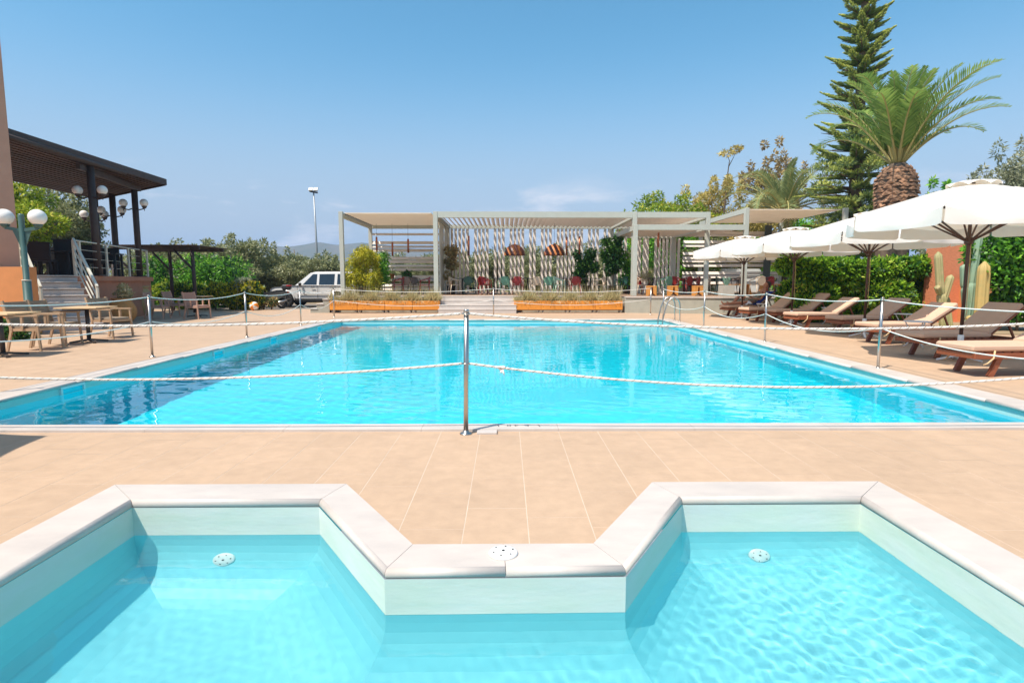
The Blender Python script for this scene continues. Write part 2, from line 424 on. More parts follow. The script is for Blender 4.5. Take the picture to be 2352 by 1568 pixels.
# --- fittings of the pools
def on_x(dx, dy, X):                                     # where the ray meets the upright plane x = X
    d = ray(dx, dy); return d*(X/d.x) + Vector((0, 0, HCAM))
for q in ((165,897.5),(500,809),(626.6,776.6),(732,750.9)):
    p = on_x(*q, PX0); f = MB()
    for dz, h_ in ((0.052, 0.026), (-0.052, 0.026)): f.box((0.012, 0, dz), (0.03, 0.40, h_))
    for dy_ in (-0.187, 0.187): f.box((0.012, dy_, 0), (0.03, 0.026, 0.08))
    k = f.build('skimmer', 'white_plastic', pool, (PX0, p.y, -0.075))
    MB().box((0.004, 0, 0), (0.006, 0.35, 0.08)).build('flap', 'liner', k)
def disc(name, parent, loc, rot, r=0.062):
    mb = MB().lathe([(0.0001, 0), (r, 0), (r, 0.006), (r*0.9, 0.013), (r*0.3, 0.016), (0.0001, 0.016)], n=28)
    o = mb.build(name, 'white_plastic', parent, loc); o.rotation_euler = rot
    hb = MB()
    for a in range(6): hb.lathe([(0.0001, 0), (0.0042, 0), (0.0042, 0.0035), (0.0001, 0.0035)], (r*0.68*math.cos(a*PI/3+.3), r*0.68*math.sin(a*PI/3+.3), 0.0128), 8)
    hb.lathe([(0.0001, 0), (0.007, 0), (0.007, 0.003), (0.0001, 0.003)], (0, 0, 0.0155), 10)
    tag(hb.build('screw_holes', 'dark_hole', o), kind='stuff'); return o
g = G(1156, 1271, ZC); disc('vent_cover', kid, (g.x, g.y, ZC), (0, 0, 0), 0.068)
disc('jet_nozzle', kid, (-1.62, 3.135, -0.47), (PI/2-0.5, 0, 0)); disc('jet_nozzle', kid, (1.47, 3.145, -0.46), (PI/2-0.5, 0, 0))
# depth mark on the near edge, written for the swimmers
g = G(1192, 988.5, ZC)
cu = bpy.data.curves.new('depth_mark', 'FONT'); cu.body = '1.40'; cu.size = 0.085; cu.align_x = 'CENTER'; cu.align_y = 'CENTER'; cu.space_character = 1.5
tmp = bpy.data.objects.new('tmp', cu); C.objects.link(tmp)
me = bpy.data.meshes.new_from_object(tmp.evaluated_get(bpy.context.evaluated_depsgraph_get())); bpy.data.objects.remove(tmp)
me.materials.clear(); me.materials.append(MATS['print_black'])
dm = MB().box((0, 0, 0), (0.38, 0.075, 0.002)).build('depth_tile', 'marble', pool, (g.x, PY0-0.08, ZC+0.0012))
tag(link('depth_mark', me, dm, (0, 0, 0.0018), (0, 0, PI)), kind='stuff').scale = (1.0, 0.72, 1)
mk = MB()
for x in (-0.178, 0.178): mk.box((x, 0, 0.0014), (0.008, 0.06, 0.001), rz=0.25)
tag(mk.build('depth_bracket', 'print_black', dm), kind='stuff')
g = G(1119, 991); MB().box((0, 0, 0.008), (0.17, 0.10, 0.02), bev=0.003).build('edge_patch', 'marble', pool, (g.x, CO[2]-0.045, 0))
# ================================================================== water
def watermat(name, tint, bump, bscale):
    m = bpy.data.materials.new(name); m.use_nodes = True; n, l = m.node_tree.nodes, m.node_tree.links
    b = n['Principled BSDF']; b.inputs['Base Color'].default_value = (*tint, 1); b.inputs['Roughness'].default_value = 0.0
    b.inputs['Transmission Weight'].default_value = 1.0; b.inputs['IOR'].default_value = 1.333
    MATS[name] = m; return m
watermat('pool_water', (0.86, 1.0, 1.0), 0.1, 20); watermat('kid_water', (0.9, 1.0, 1.0), 0.1, 20)
def waves(X, Y, comps, seed):
    rg = np.random.default_rng(seed); Z = np.zeros_like(X)
    for lam, amp, n in comps:
        for _ in range(n):
            th = rg.uniform(0, 2*PI); l_ = lam*rg.uniform(0.75, 1.3); k = 2*PI/l_
            Z += amp/math.sqrt(n)*np.sin(k*(X*math.cos(th)+Y*math.sin(th)) + rg.uniform(0, 2*PI))
    return Z
def water(name, x0, x1, y0, y1, step, z, comps, mask, seed, material):
    xs = np.arange(x0, x1+step/2, step); ys = np.arange(y0, y1+step/2, step); X, Y = np.meshgrid(xs, ys)
    Z = z + waves(X, Y, comps, seed) * mask(X, Y)
    V = np.stack([X, Y, Z], -1).reshape(-1, 3); nx, ny = len(xs), len(ys)
    i = np.arange(nx*ny).reshape(ny, nx)
    F = np.stack([i[:-1,:-1], i[:-1,1:], i[1:,1:], i[1:,:-1]], -1).reshape(-1, 4)
    o = npmesh(name, V, F, material, smooth=True); tag(o, kind='structure'); return o
w1 = water('water', PX0-.02, PX1+.02, PY0-.02, PY1+.02, 0.04, -0.10, [(0.9,0.0009,6),(0.32,0.0008,8),(0.15,0.00045,10)],
      lambda X, Y: 0.7+0.3*np.sin(X*0.9+1)*np.sin(Y*0.6), 5, 'pool_water')
w2 = water('water', -2.2, 2.12, 0.8, 3.24, 0.0125, -0.185, [(0.30,0.0006,6),(0.13,0.00055,10),(0.085,0.00050,14),(0.055,0.00022,14)],
      lambda X, Y: np.clip(0.30+0.42*(X-0.2)-0.40*(Y-2.5), 0.16, 1.15), 9, 'kid_water')
for o in (w1, w2): o.cycles.is_caustics_caster = True
for o in C.objects:
    if o.parent in (pool, kid) or (o.parent and o.parent.parent in (pool, kid)): o.cycles.is_caustics_receiver = True
# ================================================================== rope barrier
mat('steel', (0.50, 0.46, 0.42), 0.30, 1.0, var=0.06, vscale=12)
mat('rope', (0.78, 0.73, 0.66), 0.85, var=0.10, vscale=60, bump=0.3, bscale=400)
mat('rope_yarn', (0.16, 0.09, 0.05), 0.9)
PH = 1.05
POSTS = [('a', -0.34, 4.70), ('l0', -5.95, 4.70), ('l1', -5.95, 6.35), ('l2', -6.01, 9.65), ('l3', -5.94, 13.04), ('l4', -6.0, 16.67), ('l5', -6.15, 20.4),
         ('b1', -0.45, 20.6), ('b2', 5.55, 21.8), ('r5', 5.33, 19.25), ('r4', 5.36, 15.33), ('r3', 5.42, 11.8), ('r2', 5.44, 8.18), ('r1', 5.5, 4.7)]
where = {'a': 'between the two pools', 'l0': 'at the corner by the parasol', 'l1': 'second on the dining side of the pool', 'l2': 'in front of the dining chairs and clay jar',
         'l3': 'opposite the two pink chairs', 'l4': 'in front of the parked car', 'l5': 'beside the planter boxes', 'b1': 'in front of the marble steps',
         'b2': 'just behind the pool ladder', 'r5': 'beside the pool ladder', 'r4': 'in front of the grey terrace wall', 'r3': 'in front of the reclining person',
         'r2': 'in front of the cactus loungers', 'r1': 'at the corner beyond the loungers'}
def post(first=None, p=None):
    k, x, y = p; lab = 'stainless steel rope post ' + where[k]; gr = 'steel rope posts round the pool'
    if first: return dup(first, (x, y, 0), 0, lab, gr)
    t = thing('rope_post', lab, 'post', (x, y, 0), 0, gr)
    MB().tube([(0,0,0.008),(0,0,PH-0.03)], 0.0205, 18).build('pole', 'steel', t)
    MB().lathe([(0.052,0),(0.052,0.006),(0.046,0.012),(0.026,0.013),(0.026,0.03),(0.021,0.032)], n=22).build('base_flange', 'steel', t)
    MB().lathe([(0.0235,-0.03),(0.0235,-0.004),(0.02,0.0),(0.0001,0.001)], (0,0,PH), 18).build('cap', 'steel', t)
    for z in (PH-0.035, 0.60):
        r = MB(); r.tube([(0.031*math.cos(a*PI/8), 0.031*math.sin(a*PI/8), z) for a in range(16)], 0.006, 6, closed=True); r.build('rope_ring', 'steel', t)
    return t
P0 = post(None, POSTS[0]); PP = {'a': POSTS[0]}
P0.rotation_euler = (0.0, 0.012, 0.0)
for p in POSTS[1:]: post(P0, p); PP[p[0]] = p
def rope(a, b, h0, h1, sag, label, near=False, group='ropes strung between the posts', r=0.0098):
    A_, B_ = Vector((PP[a][1], PP[a][2], h0)), Vector((PP[b][1], PP[b][2], h1)); L = (B_-A_).length
    u = (B_-A_).normalized(); A_ = A_ + u*0.03; B_ = B_ - u*0.03
    def at(t):
        p = A_.lerp(B_, t); p.z -= sag*4*t*(1-t) + 0.006*math.sin(t*9+h0*7)*t*(1-t); return p
    if not near:
        o = MB().tube([at(i/28) for i in range(29)], r*0.85, 7).build('rope', 'rope'); return tag(o, label, 'rope', group)
    n = int(L/0.0085); side = u.cross(Vector((0,0,1))).normalized(); up = side.cross(u)
    def helix(ph, off, rr, m):
        mb = MB(); mb.tube([at(i/n) + (side*math.cos(ph+i*0.0085/0.07*2*PI) + up*math.sin(ph+i*0.0085/0.07*2*PI))*off for i in range(n+1)], rr, m); return mb
    t = thing('rope', label, 'rope', (0,0,0), 0, group)
    for k in range(3): helix(k*2*PI/3, r*0.52, r*0.58, 6).build('strand', 'rope', t)
    helix(PI/3, r*0.86, r*0.20, 4).build('marker_yarn', 'rope_yarn', t)
    return t
hT, hM = PH-0.035, 0.60
rope('l0','a', hT, hT, 0.10, 'upper twisted white rope from the middle post towards the dining chairs', True)
rope('l0','a', hM, hM, 0.13, 'lower twisted white rope from the middle post towards the dining chairs', True)
rope('a','r1', hT, hT-0.01, 0.125, 'upper twisted white rope from the middle post towards the loungers', True)
lowr = rope('a','r1', hM, hM-0.01, 0.20, 'lower twisted white rope with a knot, from the middle post', True)
kn = MB(); kc = Vector((-0.34+0.30, 4.70, 0.60-0.045))
kn.tube([kc+Vector((0.022*math.sin(a)+0.012*math.sin(2*a), 0.012*math.cos(3*a), 0.02*math.cos(a)-0.008*math.cos(2*a))) for a in [i*2*PI/26 for i in range(26)]], 0.0095, 7, closed=True)
kn.tube([kc+Vector((0.01,0,-0.01)), kc+Vector((0.02,-0.01,-0.035)), kc+Vector((0.024,-0.012,-0.05))], [0.008,0.007,0.004], 6)
kn.build('knot', 'rope', lowr)
def pair(a, b, txt, s1=0.10, s2=0.13):
    rope(a, b, hT, hT, s1, 'upper white rope '+txt); rope(a, b, hM, hM, s2, 'lower white rope '+txt)
pair('l1','l2','passing the near dining table', 0.05, 0.07)
pair('l2','l3','passing the two pink chairs', 0.09, 0.13); pair('l3','l4','passing the shrubs and the ball', 0.10, 0.20)
pair('l4','l5','passing the parked car', 0.12, 0.20); pair('l5','b1','passing the planter boxes by the left pergola', 0.12, 0.20)
pair('b1','b2','passing the planter boxes under the dome lamps', 0.14, 0.20)
pair('r5','r4','passing the grey terrace wall', 0.07, 0.16); pair('r4','r3','passing the reclining person', 0.06, 0.18)
pair('r3','r2','passing the middle loungers', 0.07, 0.17); pair('r2','r1','passing the nearest loungers', 0.06, 0.15)

# pool ladder at the far corner
lad = thing('pool_ladder', 'curved stainless steel pool ladder at the far pool corner', 'ladder', (PX1, 18.0, 0))
for k, y in enumerate((-0.27, 0.27)):
    pts = [(0.26, y, 0.0), (0.26, y, 0.45), (0.245, y, 0.60), (0.19, y, 0.72), (0.08, y, 0.78), (-0.04, y, 0.74), (-0.13, y, 0.62), (-0.19, y, 0.45), (-0.27, y, 0.10), (-0.29, y, -0.2), (-0.29, y, -1.0)]
    MB().tube(pts, 0.021, 12).build('rail', 'steel', lad)
    MB().lathe([(0.045,0.02),(0.045,0.03),(0.022,0.035)], (0.26, y, 0), 16).build('flange', 'steel', lad)
for z in (-0.25, -0.5, -0.75): MB().box((-0.29, 0, z), (0.08, 0.5, 0.03)).build('tread', 'steel', lad)
# ================================================================== cafe terrace and pergolas
mat('frame_grey', (0.47, 0.47, 0.40), 0.5, var=0.04, vscale=3)
mat('dark_frame', (0.085, 0.10, 0.095), 0.5, var=0.06)
mat('slat', (0.74, 0.65, 0.565), 0.55, var=0.05, vscale=2, objvar=0.03)
mat('canvas_roof', (0.80, 0.71, 0.61), 0.6, var=0.05, vscale=1.5)
n_, l_ = MATS['canvas_roof'].node_tree.nodes, MATS['canvas_roof'].node_tree.links
trn = n_.new('ShaderNodeBsdfTranslucent'); trn.inputs[0].default_value = (0.92, 0.84, 0.73, 1); mxs = n_.new('ShaderNodeMixShader'); mxs.inputs[0].default_value = 0.45
l_.new(n_['Principled BSDF'].outputs[0], mxs.inputs[1]); l_.new(trn.outputs[0], mxs.inputs[2]); l_.new(mxs.outputs[0], n_['Material Output'].inputs[0])
mat('render_grey', (0.36, 0.345, 0.28), 0.85, var=0.08, vscale=5, bump=0.15, bscale=80)
mat('plank_floor', (0.30, 0.19, 0.12), 0.7, var=0.2, vscale=4, stretch=(1, 12, 1))
mat('pine', (0.78, 0.30, 0.035), 0.5, col2=(0.62, 0.21, 0.02), vscale=2.2, stretch=(0.6, 3, 9), objvar=0.08)
mat('pine_knot', (0.25, 0.08, 0.015), 0.6)
mat('dry_green', (0.3, 0.28, 0.16), 0.8)
mat('copper', (0.42, 0.14, 0.07), 0.35, 0.6, var=0.2, vscale=8)
mat('wire', (0.05, 0.04, 0.04), 0.6)
mat('soil_dark', (0.06, 0.045, 0.03), 0.95)
TZ = 0.68
terr = thing('cafe_terrace', 'raised cafe terrace with grey rendered wall and plank floor', 'terrace')
TP = [(-7.2,24.0),(4.85,24.0),(4.85,23.15),(8.5,22.3),(14.2,21.9),(14.2,33),(-7.2,33)]
MB().prism(TP, -0.02, TZ-0.06).build('retaining_wall', 'render_grey', terr)
cxp = [(x - (0.03 if x < -7 else 0), y - (0.04 if y < 25 else 0)) for x, y in TP]
MB().prism(cxp, TZ-0.058, TZ-0.012).build('marble_cap', 'marble', terr)
MB().prism([(x*0.995, y+(0.30 if y < 25 else -0.1)) for x, y in TP], TZ-0.02, TZ).build('plank_floor', 'plank_floor', terr)
st = thing('marble_steps', 'broad white marble steps between the planter boxes', 'steps', (-1.15, 24.0, 0))
for k in range(4):
    h = (TZ-0.012)*(k+1)/4 - 0.004; y0_ = -1.2 + 0.3*k
    MB().box((0, (y0_-0.002*k)/2, h/2-0.02), (3.12, -y0_, h-0.045)).build('riser', 'marble', st)
    MB().box((0, y0_+0.16, h-0.012), (3.16, 0.34, 0.034), bev=0.008).build('tread', 'marble', st)
ss = thing('side_steps', 'low side steps with marble treads beside the first planter', 'steps', (-7.2, 23.45, 0))
for k in range(3):
    h = 0.19*(k+1); x0_ = -0.78 + 0.26*k
    MB().box((x0_/2, 0.3, h/2-0.02), (-x0_, 0.9-0.004*k, h-0.04)).build('riser', 'render_grey', ss)
    MB().box((x0_+0.14, 0.3, h-0.018), (0.31, 0.95, 0.036)).build('tread', 'marble', ss)

X0, X1, X2, X3, YF, YB, ZT = -6.96, -2.98, 5.46, 8.58, 24.5, 29.7, 4.20
def beam(p, a, b, w=0.16, h=0.24, nm='beam', mt='frame_grey'): return MB().bar(a, b, w, h).build(nm, mt, p)
def upright(p, x, y, z1, w=0.17, mt='frame_grey', z0=TZ, nm='post'):
    return MB().box((x, y, (z0+z1)/2), (w, w, z1-z0), bev=0.006).build(nm, mt, p)
# left pergola: closed cream roof, horizontal blades behind
pl = thing('pergola', 'pergola with closed cream roof behind the yellow bush', 'pergola')
for x, y in ((X0,YF),(X0,YB)): upright(pl, x, y, ZT)
beam(pl, (X0, YF+.085, ZT-.14), (X0, YB-.085, ZT-.14), 0.12, 0.2)
beam(pl, (X0+.085, YB, ZT-.14), (X1-.1, YB, ZT-.14), 0.12, 0.2)
nl = 22
for i in range(nl):
    y = YF+0.05 + (YB-YF-0.1)*(i+0.5)/nl
    MB().box(((X0+X1)/2-0.03, y, ZT-0.05-0.004*(i % 2)), (X1-X0-0.32, (YB-YF)/nl+0.02, 0.035), rx=0.05).build('roof_blade', 'canvas_roof', pl)
    if i % 2: MB().box((X0+0.13, y, ZT-0.07), (0.10, 0.10, 0.05)).build('clip', 'wire', pl)
for dy in (410, 530, 585, 637, 750, 797, 857, 907, 1012, 1055, 1128, 1180):          # back blades read off the photograph
    z = A(980, (650+dy/4.48)/1.3776, YB).z
    MB().box(((X0+X1)/2, YB-0.02, z), (X1-X0-0.2, 0.16, 0.03), rx=R(62 if dy not in (410,585,857,1055) else 40)).build('blade', 'slat', pl)
# centre pergola: open blades above, upright blades behind
pc = thing('pergola', 'long pergola with upright blade screen and dome lamps', 'pergola')
for x, y in ((X1,YF),(X2,YF),(X1,YB),(X2,YB)): upright(pc, x, y, ZT, 0.19 if y == YF else 0.17)
beam(pc, (X1+.1, YF, ZT-.125), (X2-.1, YF, ZT-.125), 0.16, 0.25)
beam(pc, (X1+.1, YB, ZT-.135), (X2-.1, YB, ZT-.135), 0.14, 0.2)
for x in (X1, X2): beam(pc, (x, YF+.1, ZT-.14), (x, YB-.1, ZT-.14), 0.13, 0.22)
nb = 38
blade = MB().box((0,0,0), (0.205, YB-YF-0.24, 0.022), ry=R(38)).build('roof_blade', 'slat', pc).data
C.objects[-1].location = (X1+0.2, (YF+YB)/2, ZT-0.11)
for i in range(1, nb): link('roof_blade', blade, pc, (X1+0.2+(X2-X1-0.4)*i/(nb-1), (YF+YB)/2, ZT-0.11))
sx4 = [1650,1705,1760,1815,1870,1925,2040,2095,2150,2205]; sx5 = [300,360,415,525,580,635,690,800,855,965,1020,1080,1190,1245,1300,1355,1410,1465,1520,1630,1690,1745,1850,1910,2030]
sxd = [(1050+q/4.48)/1.3776 for q in sx4] + [(1500+q/4.48)/1.3776 for q in sx5]
sl_ = None
for q in sxd:
    x = A(q, 600, YB).x
    if sl_ is None:
        o = MB().box((0,0,0), (0.135, 0.032, ZT-0.24-TZ-0.02), bev=0.006).build('screen_blade', 'slat', pc); sl_ = o.data
    else: o = link('screen_blade', sl_, pc)
    o.location = (x, YB, (TZ+ZT-0.26)/2+0.01); o.rotation_euler = (0, 0, R(-14))
for y0_, y1_ in ((25.7,27.3),(27.9,29.3)):
    MB().box((X1+0.02, (y0_+y1_)/2, (TZ+ZT-0.3)/2), (0.05, y1_-y0_, ZT-0.32-TZ)).build('side_panel', 'frame_grey', pc)
# pergola to the right of it, same height
pr = thing('pergola', 'open pergola frame with tilted roof blades next to the long pergola', 'pergola')
upright(pr, X3, YF, ZT); upright(pr, X3, YB, ZT)
beam(pr, (X2+.1, YF, ZT-.125), (X3-.09, YF, ZT-.125)); beam(pr, (X3, YF+.09, ZT-.14), (X3, YB-.09, ZT-.14), 0.13, 0.2); beam(pr, (X2+.1, YB, ZT-.14), (X3-.09, YB, ZT-.14), 0.13, 0.2)
for i in range(13): link('roof_blade', blade, pr, (X2+0.25+(X3-X2-0.5)*i/12, (YF+YB)/2, ZT-0.11))
for i in (1,2,4,5,7): o = link('screen_blade', sl_, pr, (X2+0.3+0.21*i, YB, (TZ+ZT-0.26)/2+0.01), (0,0,R(-14)))
# lower pergola in front
XL, XR, YL, YLB, ZL = A(1459,560,23.75).x, A(1712,560,23.75).x, 23.75, 28.2, 3.60
pw = thing('pergola', 'lower pergola in front with upright blades and wooden stools', 'pergola')
upright(pw, XL, YL, ZL); upright(pw, XL, YLB, ZL); upright(pw, XR-1.7, YLB, ZL)
beam(pw, (XL+.09, YL, ZL-.11), (XR-.09, YL, ZL-.11), 0.15, 0.22); beam(pw, (XL+.09, YLB, ZL-.12), (XR-1.79, YLB, ZL-.12), 0.13, 0.2)
beam(pw, (XL, YL+.09, ZL-.12), (XL, YLB-.09, ZL-.12), 0.12, 0.2); beam(pw, (XR-1.7, YL+.09, ZL-.14), (XR-1.7, YLB-.09, ZL-.14), 0.12, 0.18)
b2 = MB().box((0,0,0), (0.19, YLB-YL-0.22, 0.022), ry=R(38)).build('roof_blade', 'slat', pw).data
C.objects[-1].location = (XL+0.2, (YL+YLB)/2, ZL-0.11)
for i in range(1, 19): link('roof_blade', b2, pw, (XL+0.2+(XR-XL-0.5)*i/18, (YL+YLB)/2, ZL-0.11))
s2 = None
for q in (290,340,385,485,530,580,625,675,722,770):
    x = A((1950+q/3.92)/1.3776, 600, YLB).x
    if s2 is None: o = MB().box((0,0,0), (0.13, 0.03, ZL-0.24-TZ), bev=0.005).build('screen_blade', 'slat', pw); s2 = o.data
    else: o = link('screen_blade', s2, pw)
    o.location = (x, YLB, (TZ+ZL-0.24)/2+0.005); o.rotation_euler = (0,0,R(-14))
# right pergola: closed roof
pz = thing('pergola', 'pergola with closed cream roof behind the parasols', 'pergola')
ZR, XE, YR, YRB = 4.28, 14.0, 23.75, 29.2
for x, y in ((XR,YR),(XE,YR),(XE,YRB)): upright(pz, x, y, ZR)
upright(pz, XR, YRB, ZR, mt='frame_grey')
MB().bar((XR, YR+.09, ZR-.1), (XR, YRB-.09, ZR-.1), 0.13, 0.2).build('beam', 'frame_grey', pz)
for i in range(20):
    y = YR+0.05+(YRB-YR-0.1)*(i+.5)/20
    MB().box(((XR+XE)/2, y, ZR-0.05-0.004*(i % 2)), (XE-XR-0.3, (YRB-YR)/20+0.02, 0.035), rx=0.05).build('roof_blade', 'canvas_roof', pz)
for q in (345,370,455,500,600,650,690,745,840,885,960):
    z = A(1640, (650+q/3.92)/1.3776, YRB).z
    MB().box(((X3+0.3+XE)/2, YRB-0.12, z), (XE-X3-0.5, 0.16, 0.03), rx=R(60)).build('blade', 'slat', pz)
MB().box((XE-0.8, YRB-0.3, (TZ+ZR)/2), (0.32, 0.10, ZR-TZ-0.4)).build('dark_panel', 'dark_frame', pz)

# pendant lamps
mat('lamp_wood', (0.55, 0.19, 0.05), 0.5, var=0.1)
mat('lamp_dark', (0.075, 0.022, 0.018), 0.45)
def dome(dx, label):
    p = A(dx, 580, 27.2); zt = A(dx, 566, 27.2).z+0.10; r = 0.50; hgt = 0.52; z0 = zt-hgt
    t = thing('dome_lamp', label, 'pendant lamp', (p.x, 27.2, z0), 0, 'striped dome lamps')
    N = 72
    d_, o_ = MB(), MB()
    for j in range(N):
        ring = lambda k: (r*math.cos(k*PI/2/14), hgt*math.sin(k*PI/2/14))
        for k in range(14):
            (r0,za),(r1,zb) = ring(k), ring(k+1); a0, a1 = 2*PI*j/N, 2*PI*(j+1)/N
            vs_ = [(r0*math.cos(a0),r0*math.sin(a0),za),(r0*math.cos(a1),r0*math.sin(a1),za),(r1*math.cos(a1),r1*math.sin(a1),zb),(r1*math.cos(a0),r1*math.sin(a0),zb)]
            cx_ = sum(v[0] for v in vs_)/4 + 0.35*sum(v[2] for v in vs_)/4
            (o_ if (cx_/0.25) % 1.0 < 0.40 else d_).add(vs_, [(0,1,2,3)], True)
    tag(d_.build('dark_strips', 'lamp_dark', t), kind='stuff'); tag(o_.build('wood_strips', 'lamp_wood', t), kind='stuff')
    MB().tube([(0,0,hgt-.01),(0,0,ZT-0.2-z0)], 0.008, 6).build('cord', 'wire', t)
    MB().lathe([(0.03,hgt-.02),(0.03,hgt+.05),(0.01,hgt+.06)], n=10).build('cord_cap', 'lamp_wood', t)
dome(1182, 'striped brown and orange dome lamp nearer the red facing chairs'); dome(1273, 'striped brown and orange dome lamp nearer the hanging plants')
def stick(dx, y0, y1, Y, lab):
    p = A(dx, y0, Y); q = A(dx, y1, Y)
    t = thing('tube_lamp', lab, 'pendant lamp', (p.x, Y, q.z), 0, 'thin copper tube lamps')
    MB().tube([(0,0,0),(0,0,p.z-q.z)], 0.045, 12).build('tube', 'copper', t); MB().tube([(0,0,p.z-q.z),(0,0,ZT-0.25-q.z)], 0.006, 5).build('cord', 'wire', t)
z4 = lambda x, y: ((1050+x/4.48)/1.3776, (650+y/4.48)/1.3776)
z5 = lambda x, y: ((1500+x/4.48)/1.3776, (650+y/4.48)/1.3776)
z6 = lambda x, y: ((1950+x/3.92)/1.3776, (650+y/3.92)/1.3776)
for k, ((x, y0, y1), txt) in enumerate(zip(((633,447,662),(857,525,718),(1080,475,672)), ('nearest the yellow bush','in the middle of the left pergola','nearest the centre pergola'))):
    a, b = z4(x,y0), z4(x,y1); stick(a[0], a[1], b[1], 27, 'slim copper tube lamp hanging '+txt)
a, b = z4(1940,430), z4(1940,715); stick(a[0], a[1], b[1], 28, 'slim copper tube lamp by the climbing plant')
a, b = z5(1315,445), z5(1315,710); stick(a[0], a[1], b[1], 28, 'slim copper tube lamp between the dome lamp and the vine')
a, b = z5(1497,440), z5(1497,690); stick(a[0], a[1], b[1], 28, 'slim copper tube lamp above the vine')
a, b = z6(523,325), z6(523,520)
p = A(a[0], a[1], 26); q = A(b[0], b[1], 26); t = thing('tube_lamp', 'slim copper tube lamp in the lower pergola', 'pendant lamp', (p.x, 26, q.z), 0, 'thin copper tube lamps')
MB().tube([(0,0,0),(0,0,p.z-q.z)], 0.045, 12).build('tube', 'copper', t); MB().tube([(0,0,p.z-q.z),(0,0,ZL-0.2-q.z)], 0.006, 5).build('cord', 'wire', t)

# planter boxes on castors
def planter(x, label, group):
    t = thing('planter_box', label, 'planter', (x, 23.35, 0), 0, group)
    w, d, h0, h1 = 1.10, 0.42, 0.13, 0.50
    for k in range(2):
        za = h0 + (h1-h0)*k/2; hh = (h1-h0)/2-0.006
        for s in (-1, 1): MB().box((0, s*d/2, za+hh/2), (w, 0.03, hh), bev=0.004).build('plank', 'pine', t)
        for s in (-1, 1): MB().box((s*(w/2-0.016), 0, za+hh/2), (0.03, d-0.034, hh)).build('plank', 'pine', t)
    kb = MB()
    for _ in range(6):
        a = random.uniform(-.5,.5); z = random.uniform(h0+.04,h1-.04); r = random.uniform(.010,.02)
        kb.add([(a+r*1.5*math.cos(q), -d/2-0.0165, z+r*math.sin(q)) for q in [i*PI/4 for i in range(8)]], [tuple(range(8))])
    kb.build('knots', 'pine_knot', t)
    MB().box((0,0,h1-0.08), (w-0.07, d-0.04, 0.05)).build('soil', 'soil_dark', t)
    MB().box((0,0,h0-0.012), (w-0.02, d-0.02, 0.02)).build('bottom', 'soil_dark', t)
    for sx in (-1,1):
        for sy in (-1,1):
            c = MB().tube([(sx*0.47-0.02, sy*0.14, 0.05),(sx*0.47+0.02, sy*0.14, 0.05)], 0.05, 12); c.box((sx*0.47, sy*0.14, 0.10), (0.05, 0.05, 0.05)); c.build('castor', 'steel', t)
    return t
PLX = []
xa, xb = A(757,700,23.15).x, A(1010.5,700,23.15).x
for k in range(4): PLX.append((xa+(xb-xa)*(k+.5)/4, 0, k))
xa, xb = A(1180.5,700,23.15).x, A(1430,700,23.15).x
for k in range(4): PLX.append((xa+(xb-xa)*(k+.5)/4, 1, k))
wl_ = ['farthest from the marble steps', 'second from the side steps', 'second from the marble steps', 'touching the marble steps']
wr_ = ['first beside the marble steps', 'second after the marble steps', 'second from the grey wall', 'touching the grey wall']
for x, s, k in PLX:
    planter(x, 'orange pine planter box '+(wl_[k]+' under the cream roof' if s == 0 else wr_[k]+' under the dome lamps'), 'pine planter boxes')
